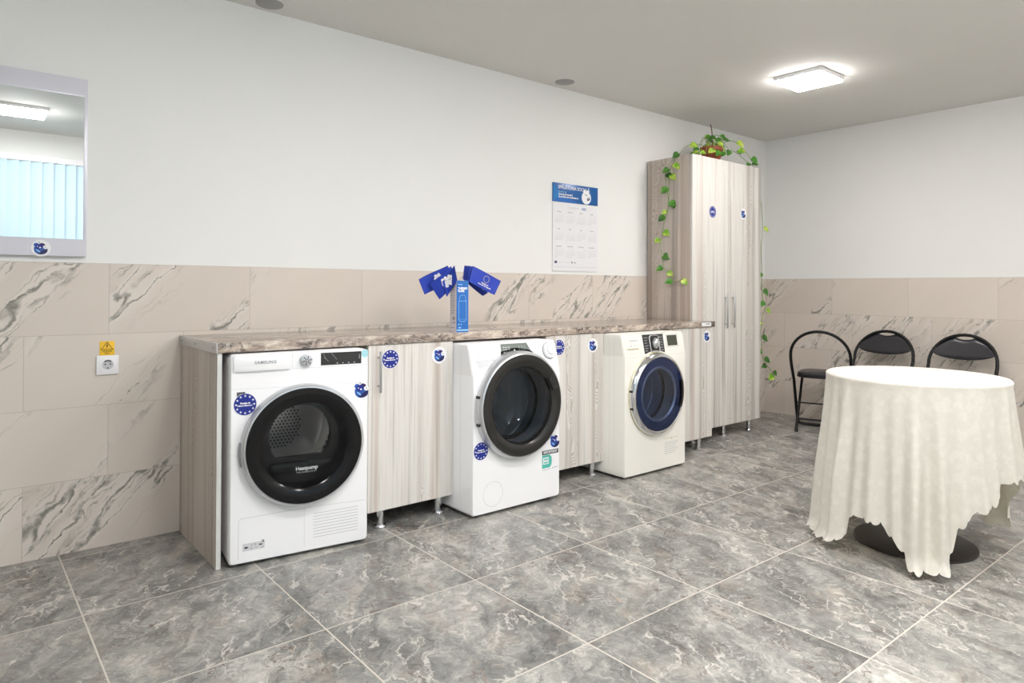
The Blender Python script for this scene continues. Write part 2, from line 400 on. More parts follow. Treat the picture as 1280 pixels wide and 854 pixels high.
M['frost'] = plain('frosted mirror band', (222, 222, 232), .3, .15); M['mirror'] = plain('silvered mirror', (242, 246, 247), .0, 1)
M['cap'] = plain('grey ceiling cap', (160, 157, 156), .5); M['terra'] = plain('terracotta pot', (150, 76, 46), .6, speck=.5)
M['soil'] = plain('potting soil', (58, 42, 32), .9, speck=.6)
M['vine'] = plain('vine stem', (120, 150, 70), .5); M['twig'] = plain('brown twig', (120, 92, 76), .7)
M['cloth'] = cloth_mat()
M['leafA'] = leaf_mat('green leaf', (60, 120, 34), (84, 148, 44)); M['leafB'] = leaf_mat('variegated leaf', (110, 168, 40), (190, 208, 88)); M['leafC'] = leaf_mat('dark leaf', (46, 96, 34), (74, 128, 44))
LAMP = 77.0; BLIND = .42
M['lamp'] = plain('lamp diffuser', (255, 255, 255), .4, emis=((255, 250, 248), LAMP))
M['lamp2'] = plain('lamp diffuser, lower output', (255, 255, 255), .4, emis=((255, 250, 248), LAMP*.62))
M['lampframe'] = plain('white lamp frame', (235, 235, 236), .4)
M['blind'] = plain('pale blue blind with daylight glow', (166, 190, 200), .6, emis=((226, 236, 241), BLIND))  # slats emit light themselves in place of daylight passing through

# ------------------------------------------------------------------ room
XL, YF, H, T = -7.7, -4.05, 2.495, 1.22
def struct(name, fn, kind='structure'):
    mb = MB(); fn(mb); o = mb.build(name); o['kind'] = kind; return o
struct('floor', lambda b: b.box((XL-.15, YF-.15, -.1), (.15, .15, 0), M['floor']))
struct('ceiling', lambda b: b.box((XL-.15, YF-.15, H), (.15, .15, H+.1), M['ceil']))
def wb(b):
    b.box((XL-.15, .006, 0), (.15, .15, H), M['wall']); b.box((XL, 0, 0), (0, .006, T), M['tileA'])
struct('wall_back', wb)
def wr(b):
    b.box((.006, YF-.15, 0), (.15, .006, H), M['wall']); b.box((0, YF, 0), (.006, .0, T), M['tileB'])
struct('wall_right', wr)
struct('wall_left', lambda b: b.box((XL-.15, YF, 0), (XL, .006, H), M['wall']))
WX0, WX1, WZ0, WZ1 = -7.3, -3.3, .95, 2.15
def wf(b):
    b.box((XL, YF-.15, 0), (.006, YF, WZ0), M['wall']); b.box((XL, YF-.15, WZ1), (.006, YF, H), M['wall'])
    b.box((XL, YF-.15, WZ0), (WX0, YF, WZ1), M['wall']); b.box((WX1, YF-.15, WZ0), (.006, YF, WZ1), M['wall'])
struct('wall_front', wf)
def win(b):
    for x in (WX0, WX0+1.31, WX0+2.64, WX1-.05): b.box((x, YF-.11, WZ0), (x+.05, YF-.05, WZ1), M['lampframe'], .004)
    b.box((WX0, YF-.11, WZ0), (WX1, YF-.05, WZ0+.05), M['lampframe'], .004); b.box((WX0, YF-.11, WZ1-.05), (WX1, YF-.05, WZ1), M['lampframe'], .004)
w1 = struct('window_1', win)
mb = MB(); mb.box((WX0+.02, YF-.085, WZ0+.02), (WX1-.02, YF-.079, WZ1-.02), M['pane']); mb.build('window_pane', w1)
# vertical blinds in front of the window (seen in the mirror)
bl = thing('vertical_blind', (WX0-.1, YF+.06, .82), 'pale blue vertical blind covering the window, seen in the wall mirror', 'blind')
mb = MB(); mb.box((0, -.05, 1.40), (WX1-WX0+.2, .03, 1.46), M['lampframe'], .006); mb.build('head_rail', bl)
mb = MB()
for i in range(int((WX1-WX0+.2)/.084)):
    x = .055+i*.084; a = math.radians(38)
    dx, dy = .056*math.cos(a), .056*math.sin(a)
    V = []; F = []
    for k in range(5):
        t = -1+2*k/4; bow = .008*(1-t*t)
        V += [(x+dx*t, dy*t+bow, 0), (x+dx*t, dy*t+bow, 1.40)]
    for k in range(4): F.append((2*k, 2*k+2, 2*k+3, 2*k+1))
    mb.faces(V, F, M['blind'])
mb.build('slats', bl)

# ceiling lamps; the four not seen at all are added for front light
LAMPS = [(-1.56, -1.21, 'square white ceiling lamp, switched on, above the corner table'),
         (-3.10, -2.30, 'square white ceiling lamp added out of view in the middle of the room for front light'),
         (-4.65, -2.15, 'square white ceiling lamp added out of view to brighten the dryer front'),
         (-1.90, -3.60, 'square white ceiling lamp added out of view behind the table to light the cloth'),
         (-3.60, -3.60, 'square white ceiling lamp added behind the viewer for front light'),
         (-5.40, -3.12, 'square white ceiling lamp by the window, seen in the wall mirror')]
for x, y, lab in LAMPS:
    t = thing('ceiling_lamp', (x, y, H), lab, 'lamp', group='square ceiling lamps')
    mb = MB(); mb.box((-.155, -.155, -.026), (.155, .155, 0), M['lampframe'], .003); mb.build('lamp_frame', t)
    mb = MB(); mb.box((-.150, -.150, -.042), (.150, .150, -.0262), M['lamp2' if (x, y) == (-1.56, -1.21) else 'lamp'], .007, 3); mb.build('diffuser', t)
for x, y, lab in ((-4.635, -.098, 'round grey ceiling cap at the top edge, left one of two'), (-2.681, -.119, 'round grey ceiling cap above the calendar')):
    t = thing('round_ceiling_plate', (x, y, H), lab, 'ceiling cap', group='round ceiling caps')
    mb = MB(); mb.cyl((0, 0, -.006), .064, .006, M['cap'], n=48, bev=.002); mb.build('cover', t)
    mb = MB(); mb.lathe([(.064, -.001), (.066, -.003), (.070, -.003), (.072, 0)], M['ceil'], axis='z', n=48); mb.build('rim', t)

# ------------------------------------------------------------------ stickers
def flag_emblem(parent, x, y, z, r, R=(1, 0, 0), lab='round dark blue sticker with a ring of white stars'):
    mb = MB(); d = Decal(mb, (x, y, z), R)
    mb2 = mb
    N = d.N
    d.ell(0, 0, r*1.04, r*1.04, 1, M['white'], 40); d.ell(0, 0, r, r, 2, M['eublue'], 40)
    for i in range(12): d.star(r*.80*math.sin(i*PI/6), r*.80*math.cos(i*PI/6), r*.13, 3, M['white'])
    d.text('Finanțat de', 0, r*.12, r*.20, 3, M['white'], 'CENTER', .004*r/.042*.15)
    d.text('Uniunea Europeană', 0, -r*.10, r*.17, 3, M['white'], 'CENTER', .0006)
    return tag(mb.build('star_sticker', parent), lab)
def bear_print(d, r, k, cx=0, cy=0, white=False):
    e = lambda x, y, rx, ry, kk, m, **kw: d.ell(cx+x*r, cy+y*r, rx*r, ry*r, k+kk, m, **kw)
    if white:
        e(0, -.1, .95, .95, 0, M['white']); e(-.35, .78, .3, .26, .5, M['white']); e(.3, .8, .26, .24, .5, M['white'])
        e(-.25, .35, .08, .08, 1, M['navy']); e(.05, .3, .1, .09, 1, M['navy']); e(.42, -.25, .3, .22, 1, M['navy'], rot=.6); e(.4, -.18, .12, .08, 1.5, M['white'])
        return
    e(-.02, -.12, .74, .70, 1, M['midblue']); e(.06, -.26, .66, .54, 2, M['navy'], a0=-2.3, a1=.55)
    e(-.54, .44, .26, .22, 2, M['midblue'], rot=.4); e(.14, .44, .34, .22, 2, M['purple'], rot=-.3); e(-.22, .20, .40, .34, 2.5, M['eublue'])
    e(.48, .14, .26, .24, 3, M['white'], rot=-.5); e(.5, .14, .05, .05, 4, M['darkprint']); e(-.38, .22, .07, .06, 4, M['white']); e(-.10, .08, .11, .09, 4, M['white'])
    e(-.20, .62, .13, .07, 4, M['white']); e(-.20, .74, .06, .06, 4.5, M['darkprint']); e(-.30, -.36, .08, .30, 3, M['boxline'], rot=.9)
def bear_sticker(parent, x, y, z, r, R=(1, 0, 0), white=True):
    mb = MB(); d = Decal(mb, (x, y, z), R)
    d.ell(0, 0, r, r, 1, M['white'], 40); bear_print(d, r*.92, 2)
    return tag(mb.build('animal_sticker', parent), 'round white sticker with a curled blue animal emblem')

# ------------------------------------------------------------------ worktop and cabinets
YC = -.563                                           # front face of the cabinet doors
wt = thing('worktop', (-5.0, 0, .857), 'long brown marble-look worktop running over the machines and base cabinets', 'worktop')
mb = MB(); mb.prism([(0, -.001), (0, -.570), (3.368, -.570), (3.368, -.425), (3.300, -.425), (3.300, -.001)], 0, .04, M['counter'], .002)
mb.build('slab', wt)
mb = MB(); mb.box((-.004, -.572, -.001), (-.0003, -.003, .041), M['alu'], .0005)
for y in (-.05, -.27, -.53): mb.cyl((-.004, y, .02), .005, .0015, M['greyprint'], 'x', 12, M=Matrix.Translation((-.0012, 0, 0)))
tag(mb.build('end_strip', wt), 'aluminium end strip with three screws')
mb = MB(); d = Decal(mb, (3.207, -.5705, .010)); d.rect(0, -.003, .112, .024, 1, M['white'])
for i in range(7): d.rect(.05+i*.007, .006, .054+i*.007, .019, 2, M['greyprint'])
tag(mb.build('paper_label', wt), 'white paper label on the front edge')

ep = thing('end_panel', (-4.998, 0, 0), 'upright grey wood-look end panel carrying the left end of the worktop', 'panel')
mb = MB(); mb.box((0, YC+.002, 0), (.018, -.002, .8565), M['side']); mb.build('board', ep)
mb = MB(); mb.box((0, YC, 0), (.018, YC+.0015, .8565), M['edge']); tag(mb.build('edge_band', ep), 'white front edge band')

def chrome_leg(parent, x, y, h, z0=0):
    mb = MB(); mb.cyl((x, y, .012), .018, h-.012, M['chrome'], n=28)
    mb.lathe([(.0, 0), (.030, 0), (.030, .008), (.026, .013), (.018, .013)], M['chrome'], (x, y, 0), 'z', 32)
    mb.cyl((x, y, h-.004), .03, .004, M['chrome'], n=24)
    return mb.build('leg', parent)
def bar_handle(parent, x, y, z0, z1, d=.028):
    mb = MB(); mb.cyl((x, y-d, z0), .006, z1-z0, M['steel'], n=14, bev=.001)
    for z in (z0+.03, z1-.03): mb.cyl((x, y-.0002, z), .004, d, M['steel'], 'y', 10)
    return mb.build('handle', parent)
def base_cabinet(x0, x1, bx0, bx1, label, hx=None):
    t = thing('base_cabinet', (x0, 0, 0), label, 'cabinet', group='wood-look base cabinets under the worktop')
    mb = MB(); a, b = bx0-x0, bx1-x0
    y1 = -.03; yb = YC+.0195
    for u in (a, b-.018): mb.box((u, yb, .087), (u+.018, y1, .8555), M['side'])
    mb.box((a+.018, yb, .087), (b-.018, y1, .105), M['side']); mb.box((a+.018, y1-.02, .105), (b-.018, y1-.016, .8555), M['side'])
    mb.box((a+.018, yb, .46), (b-.018, y1-.02, .476), M['side']); mb.box((a+.018, yb, .8375), (b-.018, yb+.09, .8555), M['side'])
    mb.build('carcass', t)
    mb = MB(); mb.box((0, YC, .087), (x1-x0, YC+.018, .855), M['door'], .0008, 1); dr = mb.build('door', t)
    bar_handle(dr, .048 if hx is None else hx, YC, .638, .828)
    for u in (a+.055, b-.055):
        for y in (-.535, -.09): chrome_leg(t, u, max(y, -.528), .087)
    return t, dr
c1, d1 = base_cabinet(-4.337, -3.870, -4.310, -3.880, 'wood-look base cabinet between the dryer and the middle washing machine')
c2, d2 = base_cabinet(-3.243, -2.776, -3.238, -2.782, 'wood-look base cabinet between the two washing machines')
c3, d3 = base_cabinet(-2.133, -1.658, -2.128, -1.715, 'wood-look base cabinet right of the last washing machine, beside the tall cupboard')
flag_emblem(d1, .113, YC, .787, .043); bear_sticker(d1, .385, YC, .790, .042)
flag_emblem(d2, .100, YC, .787, .043); bear_sticker(d2, .376, YC, .785, .042)
bear_sticker(d3, .411, YC, .793, .042)

# tall cupboard
TX0, TX1, TY, TZ0, TZ1 = -1.693, -.782, -.418, .092, 2.100
tc = thing('tall_cupboard', (TX0, 0, 0), 'tall two-door wood-look cupboard on chrome legs in the corner', 'cupboard')
mb = MB(); W = TX1-TX0; yb = TY+.0195
for u in (0, W-.018): mb.box((u, yb, TZ0), (u+.018, -.009, TZ1), M['side'])
for z in (TZ0, .55, 1.0, 1.45, TZ1-.018): mb.box((.018, yb+(0 if z in (TZ0, TZ1-.018) else .01), z), (W-.018, -.014, z+.018), M['side'])
mb.box((.018, -.014, TZ0), (W-.018, -.010, TZ1), M['side']); mb.build('carcass', tc)
for a, b, hx in ((.0, W/2-.0015, W/2-.048), (W/2+.0015, W, W/2+.045)):
    mb = MB(); mb.box((a, TY, TZ0), (b, TY+.018, TZ1), M['door'], .0008, 1); dr = mb.build('door', tc)
    bar_handle(dr, hx, TY, .83, 1.09)
    if a == 0: flag_emblem(dr, .248, TY, 1.698, .043)
    else: bear_sticker(dr, .658, TY, 1.712, .042)
for u in (.06, W/2, W-.10):
    for y in (-.375, -.06): chrome_leg(tc, u, y, TZ0)

# ------------------------------------------------------------------ machines
def ring_plate(mb, w, h, z0, cx, cz, r, depth, m, cr=.012, n=96, lean=None, fb=.008):
    """rounded front sheet with a round opening, sides and back: local x 0..w, y 0 (front)..depth, z z0..z0+h"""
    t = bmesh.new()
    def outer(a, ins):
        x0, x1, y0, y1 = ins, w-ins, z0+ins, z0+h-ins
        dx, dz = math.cos(a), math.sin(a); tt = []
        if dx > 1e-9: tt.append((x1-cx)/dx)
        if dx < -1e-9: tt.append((x0-cx)/dx)
        if dz > 1e-9: tt.append((y1-cz)/dz)
        if dz < -1e-9: tt.append((y0-cz)/dz)
        k = min(tt); x, z = cx+dx*k, cz+dz*k
        R = cr-ins*.6
        # pull into the corner arc
        qx = min(max(x, x0+R), x1-R); qz = min(max(z, y0+R), y1-R)
        v = Vector((x-qx, z-qz))
        if abs(x-qx) > 1e-9 and abs(z-qz) > 1e-9 or v.length > R: v = v.normalized()*R
        return qx+v.x, qz+v.y
    angs = sorted(set([2*PI*i/n for i in range(n)] + [math.atan2(z-cz, x-cx) % (2*PI) for x in (.0, w) for z in (z0, z0+h)]
                      + [math.atan2(z-cz, x-cx) % (2*PI) for x, z in ((cr, z0), (w-cr, z0), (cr, z0+h), (w-cr, z0+h), (0, z0+cr), (0, z0+h-cr), (w, z0+cr), (w, z0+h-cr))]))
    L = []
    for a in angs:
        ix, iz = outer(a, fb*.7); ox, oz = outer(a, 0)
        L.append([t.verts.new(p) for p in ((cx+r*math.cos(a), .07, cz+r*math.sin(a)), (cx+r*math.cos(a), 0, cz+r*math.sin(a)), (ix, 0, iz), (ox, fb, oz), (ox, depth, oz))])
    k = len(L)
    for i in range(k):
        a, b = L[i], L[(i+1) % k]
        for j in range(4): t.faces.new((a[j], a[j+1], b[j+1], b[j]))
    t.faces.new([l[4] for l in L])
    bmesh.ops.recalc_face_normals(t, faces=t.faces)
    if lean:
        zk, am = lean
        bmesh.ops.bisect_plane(t, geom=list(t.verts)+list(t.edges)+list(t.faces), plane_co=(0, 0, zk), plane_no=(0, 0, 1))
        for v in t.verts:
            if v.co.z > zk and v.co.y < .03: v.co.y += (v.co.z-zk)/(z0+h-zk)*am
    mb.merge(t, m)

def drum(parent, cx, cz, r, m, y0=.06, y1=.50, holes=True, dark=None):
    mb = MB()
    mb.lathe([(r*.90, y0-.01), (r*1.02, y0+.02), (r*1.25, y0+.03), (r*1.25, y0+.05)], M['mblack'], (cx, 0, cz))
    mb.lathe([(r*1.22, y0+.03), (r*1.24, y0+.12), (r*1.20, y0+.125), (r*1.24, y0+.13), (r*1.24, y1-.16), (r*1.21, y1-.15), (r*1.24, y1-.14), (r*1.24, y1-.04), (r*1.1, y1), (r*.62, y1), (r*.6, y1-.012), (.001, y1-.012)], m, (cx, 0, cz))
    if holes:
        for i in range(-7, 8):
            for j in range(-7, 8):
                x, z = i*.017+(j % 2)*.0085, j*.015
                if math.hypot(x, z) < r*.58: mb.cyl((cx+x, y1-.0122, cz+z), .0048, .001, M['hole'], 'y', 8)
        for k in range(3):                                        # lifter ribs and punched bands
            a = math.radians(-38+120*k); rr = r*1.235
            for t in range(7):
                for s in range(3):
                    aa = a+.15+s*.10; y = y0+.10+t*.045
                    mt = Matrix.Translation((cx+rr*math.cos(aa), y, cz+rr*math.sin(aa))) @ Matrix.Rotation(-aa-PI/2, 4, 'Y')
                    mb.cyl((0, 0, -.0015), .008, .003, M['hole'], 'z', 8, M=mt)
            x0, z0_ = cx+rr*math.cos(a), cz+rr*math.sin(a)
            mt = Matrix.Translation((x0, 0, z0_)) @ Matrix.Rotation(-a+PI/2, 4, 'Y')
            mb.box((-.018, y0+.08, -.035), (.018, y1-.06, .03), m, .01, 2, M=mt)
    return mb.build('drum', parent)

def feet(parent, w, d, z=.012):
    for x in (.05, w-.05):
        for y in (.05, d-.06):
            mb = MB(); mb.cyl((x, y, 0), .019, z+.004, M['mblack'], n=20); mb.build('foot', parent)

# --- tumble dryer (left)
ang = math.atan2(-.070, .569)
dr = thing('tumble_dryer', (-4.959, -.594, 0), 'white tumble dryer at the left end, black ring door showing a bright steel drum', 'tumble dryer', ang)
w = .574; D = .50; cx, cz = .291, .466
mb = MB(); ring_plate(mb, w, .838, .012, cx, cz, .205, D, M['enamel'], .014); mb.build('body', dr)
drum(dr, cx, cz, .205, M['drum'], y0=.07, y1=.48)
# door: silver ring, black ring, bowl, inner black plate with a flat-bottomed opening
mb = MB(); mb.lathe([(.250, -.001), (.254, -.010), (.252, -.030), (.244, -.040), (.2385, -.041)], M['satin'], (cx, 0, cz)); door = mb.build('door', dr); tag(door, 'silver outer ring of the door')
mb = MB(); mb.lathe([(.2385, -.038), (.236, -.045), (.215, -.047), (.190, -.043), (.176, -.034), (.172, -.015), (.170, .038)], M['black'], (cx, 0, cz)); mb.build('door_ring', door)
mb = MB(); mb.lathe([(.1765, -.033), (.120, -.041), (.06, -.044), (.0005, -.045)], M['glass'], (cx, 0, cz)); tag(mb.build('door_glass', door), 'clear round door window')
def opening(mb, y, R, hx, hz, hr, zf, m, deep=.03, n=96):
    inner = []
    for i in range(n):
        a = 2*PI*i/n; x, z = hx+hr*math.cos(a), hz+hr*math.sin(a); inner.append((x, max(z, zf)))
    V = []; F = []
    for i in range(n):
        a = 2*PI*i/n; V += [(cx+R*math.cos(a), y, cz+R*math.sin(a)), (inner[i][0], y, inner[i][1]), (inner[i][0], y+deep, inner[i][1])]
    for i in range(n):
        j = (i+1) % n; F += [(3*i, 3*i+1, 3*j+1, 3*j), (3*i+1, 3*i+2, 3*j+2, 3*j+1)]
    mb.faces(V, F, m)
mb = MB(); opening(mb, .032, .172, .288, .494, .130, .408, M['black'])
mb.box((cx-.13, .012, .345), (cx+.13, .032, .388), M['black'], .008)
d = Decal(mb, (cx+.018, .0115, .350)); d.text('Heatpump', 0, .010, .022, 1, M['white'], 'CENTER', .0006); d.text('TECHNOLOGY', 0, -.006, .009, 1, M['white'], 'CENTER', 0, 1.6)
tag(mb.build('inner_door', door), 'black inner door frame lettered in white')
mb = MB()
for k in range(9):                                      # grip on the left of the silver ring
    pass
pts = [(cx+.2545*math.cos(a), -.014, cz+.2545*math.sin(a)) for a in [math.radians(172+2.2*i) for i in range(11)]]
mb.tube(pts, .0055, M['greyprint'], 8); mb.build('door_latch', door)
# console and prints
mb = MB(); mb.box((.012, -.006, .782), (.236, .0, .846), M['enamel'], .004, 2)
mb.tube([(.020, -.0045, .7815), (.10, -.0045, .7795), (.228, -.0045, .7825)], .0016, M['groove'], 6)
d = Decal(mb, (.135, -.0064, .815)); d.text('SAMSUNG', 0, 0, .017, 1, M['greyprint'], 'CENTER', .0004, 1.15); mb.build('detergent_drawer', dr)
mb = MB(); d = Decal(mb, (0, 0, 0)); d.rect(.362, .789, .540, .842, 1, M['display'])
for x in (.43, .455, .48, .505): d.rect(x, .795, x+.006, .797, 2, M['white'])
d.rect(.529, .81, .533, .83, 2, M['greyprint']); d.line([(.37, .84), (.385, .815)], .0012, 2, M['greyprint']); d.line([(.375, .822), (.395, .805)], .0012, 2, M['greyprint']); d.line([(.405, .842), (.43, .812)], .0018, 2, M['greyprint'])
mb.build('display', dr)
mb = MB(); d = Decal(mb, (0, 0, 0)); d.ell(.556, .832, .016, .018, 1, M['aqua']); tag(mb.build('aqua_sticker', dr), 'pale aqua sticker at the top right corner')
mb = MB(); mb.cyl((.299, 0, .815), .026, .006, M['satin'], 'y', 40, bev=.001); mb.cyl((.299, -.006, .815), .024, .014, M['satin'], 'y', 40, r2=.021, bev=.002)
for i in range(6):
    a = i*PI/3+.3; mb.box((-.0015, -.0205, .004), (.0015, -.0200, .021), M['darkprint'], M=Matrix.Translation((.299, 0, .815)) @ Matrix.Rotation(a, 4, 'Y'))
tag(mb.build('program_knob', dr), 'silver program knob')
mb = MB(); d = Decal(mb, (0, 0, 0), step=.0003)
d.rect(.243, .782, .2445, .847, 1, M['groove2']); d.line([(.243, .7825), (.570, .7825)], .0016, 1, M['groove2']); mb.build('console_joint', dr)
mb = MB(); d = Decal(mb, (0, 0, 0), step=.0003); d.line([(.006, .712), (.568, .704)], .0012, 1, M['groove2']); mb.build('front_joint', dr)
mb = MB(); d = Decal(mb, (0, 0, 0), step=.0003)
d.line([(.036, .034), (.036, .185), (.045, .194), (.33, .197), (.565, .188)], .0014, 1, M['groove']); d.line([(.297, .034), (.297, .195)], .0014, 1, M['groove2']); mb.build('service_flap', dr)
mb = MB(); d = Decal(mb, (0, 0, 0), step=.0003)
for i in range(9): d.line([(.335, .066+i*.0125), (.528, .066+i*.0125)], .0022, 1, M['groove'])
mb.build('vent_grooves', dr)
mb = MB(); d = Decal(mb, (.052, 0, .062), (1, 0, 0)); d.rect(0, 0, .085, .03, 1, M['groove2'])
for (x, y, a, b) in ((.006, .010, .016, .006), (.062, .015, .014, .005), (.03, .006, .006, .004), (.045, .02, .007, .004), (.032, .018, .005, .004), (.048, .008, .006, .003), (.074, .004, .005, .004)): d.rect(x, y, x+a, y+b, 2, M['greyprint'])
d.ell(.013, .014, .006, .004, 3, M['darkprint']); d.ell(.069, .018, .006, .003, 3, M['darkprint']); d.rect(.074, .024, .083, .035, 2, M['greyprint'])
tag(mb.build('instruction_label', dr), 'small grey instruction label')
mb = MB(); d = Decal(mb, (0, 0, 0)); d.rect(.026, .680, .058, .700, 1, M['darkprint']); d.rect(.028, .692, .056, .694, 2, M['greyprint']); d.rect(.028, .685, .056, .688, 2, M['greyprint'])
mb.build('paper_tag', dr)
flag_emblem(dr, .058, -.0004, .650, .043)
mb = MB(); d = Decal(mb, (.543, 0, .672)); bear_print(d, .042, 1); tag(mb.build('animal_sticker', dr), 'blue animal emblem sticker')
feet(dr, w, D)

# --- middle washing machine
wm = thing('washing_machine', (-3.868, -.728, 0), 'white washing machine in the middle with a large black ring door and grey control panel', 'washing machine')
w = .580; D = .56; cx, cz = .290, .531; LN = (.69, .042)
def ly(z): return max(0, (z-.69)/(.845-.69))*.042
mb = MB(); ring_plate(mb, w, .831, .014, cx, cz, .19, D, M['enamel'], .016, lean=LN); mb.build('body', wm)
drum(wm, cx, cz, .185, M['darkdrum'], y0=.07, y1=.42, holes=False)
mb = MB(); mb.lathe([(.272, .03), (.273, -.010), (.271, -.026), (.264, -.038), (.256, -.041)], M['satin'], (cx, 0, cz)); door = mb.build('door', wm); tag(door, 'chrome outer ring of the door')
mb = MB(); mb.lathe([(.2565, -.039), (.253, -.046), (.235, -.050), (.212, -.046), (.196, -.036), (.190, -.02), (.188, -.018)], M['anthr'], (cx, 0, cz)); mb.build('door_ring', door)
mb = MB(); mb.lathe([(.197, -.037), (.15, -.043), (.08, -.047), (.0005, -.048)], M['smoke'], (cx, 0, cz)); tag(mb.build('door_glass', door), 'smoked glass cover')
mb = MB(); mb.lathe([(.188, -.015), (.168, .03), (.150, .10), (.11, .13), (.0005, .135)], M['smoke'], (cx, 0, cz)); mb.build('glass_bowl', door)
mb = MB()
def arc_box(mb, cx, cz, r0, r1, a0, a1, y0, y1, m, n=10):
    V = []; F = []
    for i in range(n+1):
        a = math.radians(a0+(a1-a0)*i/n); c, s = math.cos(a), math.sin(a)
        V += [(cx+r0*c, y0, cz+r0*s), (cx+r1*c, y0, cz+r1*s), (cx+r1*c, y1, cz+r1*s), (cx+r0*c, y1, cz+r0*s)]
    for i in range(n):
        b = 4*i
        for j in range(4): F.append((b+j, b+(j+1) % 4, b+4+(j+1) % 4, b+4+j))
    F += [(0, 1, 2, 3), tuple(range(4*n, 4*n+4))]
    mb.faces(V, F, m)
arc_box(mb, cx, cz, .200, .236, 18, 38, -.0525, -.044, M['mblack']); tag(mb.build('door_handle', door), 'black recessed grip at the upper right')
mb = MB(); arc_box(mb, cx, cz, .268, .279, 168, 194, -.026, -.004, M['satin'])
for a in (167, 195): arc_box(mb, cx, cz, .268, .2795, a-1.5, a+1.5, -.026, -.004, M['mblack'])
mb.build('door_hinge', door)
def lean_decal(mb, lx, lz, step=.0005):
    k = .042/.155; U = Vector((0, k, 1)).normalized()
    return Decal(mb, (lx, ly(lz)-.0002, lz), (1, 0, 0), U, step)
mb = MB(); d = lean_decal(mb, 0, .69)
s0 = .155*math.hypot(1, .042/.155)/.155
pts = [(.200, .148), (.372, .148), (.405, .090)]
for i in range(11):
    a = math.radians(66+4.4*i); pts.append((cx+.285*math.cos(a), cz+.285*math.sin(a)-.69))
pts.append((.195, .085))
d.poly([(x, y*s0) for x, y in pts], 1, M['greypanel'])
for i in range(4):
    for k, x in enumerate((.212, .228, .246, .318, .336, .354)): d.rect(x, (.095+i*.013), x+(.010 if k < 3 else .004), (.098+i*.013), 2, M['white'])
d.poly([(.280, .116), (.292, .116), (.286, .126)], 2, M['white']); mb.build('control_panel', wm)
mb = MB(); K = Matrix.Translation((.520, ly(.790), .790)) @ Matrix.Rotation(math.atan(.042/.155), 4, 'X').inverted()
mb.cyl((0, 0, 0), .044, .016, M['enamel'], 'y', 48, r2=.041, bev=.003, M=K); mb.cyl((0, -.016, 0), .022, .006, M['enamel'], 'y', 40, bev=.002, M=K)
mb.lathe([(.030, -.0164), (.031, -.0166)], M['groove'], n=48, M=K); mb.lathe([(.0225, -.0165), (.0245, -.0166)], M['greyprint'], n=48, M=K); mb.lathe([(.045, -.001), (.0455, -.002), (.044, -.003)], M['darkprint'], n=48, M=K)
for i in range(14):
    a = i*2*PI/14
    mb.box((-.0012, -.0170, .034), (.0012, -.0165, .039), M['darkprint'], M=K @ Matrix.Rotation(a, 4, 'Y'))
tag(mb.build('program_knob', wm), 'large white program dial')
mb = MB(); d = lean_decal(mb, 0, .69); d.text('CANDY', .060, .112, .015, 1, M['faint'], 'CENTER', .0003); d.text('Rapid', .030, .085, .010, 1, M['faint'], 'LEFT', .0002)
d.line([(.035, .072), (.155, .075), (.175, .082)], .005, 1, M['groove']); d.poly([(.036, .048), (.045, .040), (.10, .044), (.13, .066), (.036, .070)], 1, M['groove2'])
mb.build('detergent_drawer', wm)
mb = MB(); d = Decal(mb, (0, 0, 0), step=.0003)
d.ring(.128, .105, .060, .0615, 1, M['groove'])
mb.build('filter_flap', wm)
mb = MB(); d = Decal(mb, (0, 0, 0)); d.rect(.025, .600, .066, .645, 1, M['white']); d.line([(.025, .6), (.066, .6), (.066, .645), (.025, .645), (.025, .6)], .001, 2, M['groove2']); d.rect(.035, .612, .042, .624, 2, M['gold']); d.rect(.050, .612, .057, .624, 2, M['gold'])
mb.build('energy_label', wm)
mb = MB(); d = Decal(mb, (0, 0, 0)); d.rect(.452, .246, .568, .268, 1, M['darkprint']); d.text('IMPORTANT', .510, .257, .019, 2, M['white'], 'CENTER', .0005, .9)
d.poly([(.452, .176), (.505, .176), (.518, .188), (.522, .210), (.518, .232), (.505, .244), (.452, .244)], 1, M['teal']); d.rect(.458, .196, .498, .232, 2, M['white']); d.text('FREE', .478, .221, .014, 3, M['teal'], 'CENTER', .0006); d.rect(.464, .201, .492, .208, 3, M['teal'])
d.line([(.456, .166), (.515, .168)], .003, 1, M['faint']); d.line([(.525, .170), (.562, .172)], .004, 1, M['faint'])
tag(mb.build('important_label', wm), 'teal and black information label')
mb = MB(); d = Decal(mb, (0, 0, 0)); d.rect(.548, .628, .556, .636, 1, M['darkprint']); d.rect(.558, .629, .567, .634, 1, M['faint']); mb.build('corner_label', wm)
flag_emblem(wm, .052, 0, .327, .043)
mb = MB(); d = Decal(mb, (.543, 0, .312)); bear_print(d, .043, 1); tag(mb.build('animal_sticker', wm), 'blue animal emblem sticker')
# pressed panel on the left side
mb = MB(); d = Decal(mb, (-.0002, .52, .05), (0, -1, 0), step=.0004)
d.line([(.02, .75), (.24, .75), (.27, .72), (.27, .06), (.24, .03), (.02, .03)], .006, 1, M['groove2'])
d.line([(.36, .015), (.36, .78)], .002, 1, M['groove2']); d.line([(.42, .015), (.42, .78)], .002, 1, M['groove2']); mb.build('side_pressing', wm)
feet(wm, w, D, .014)

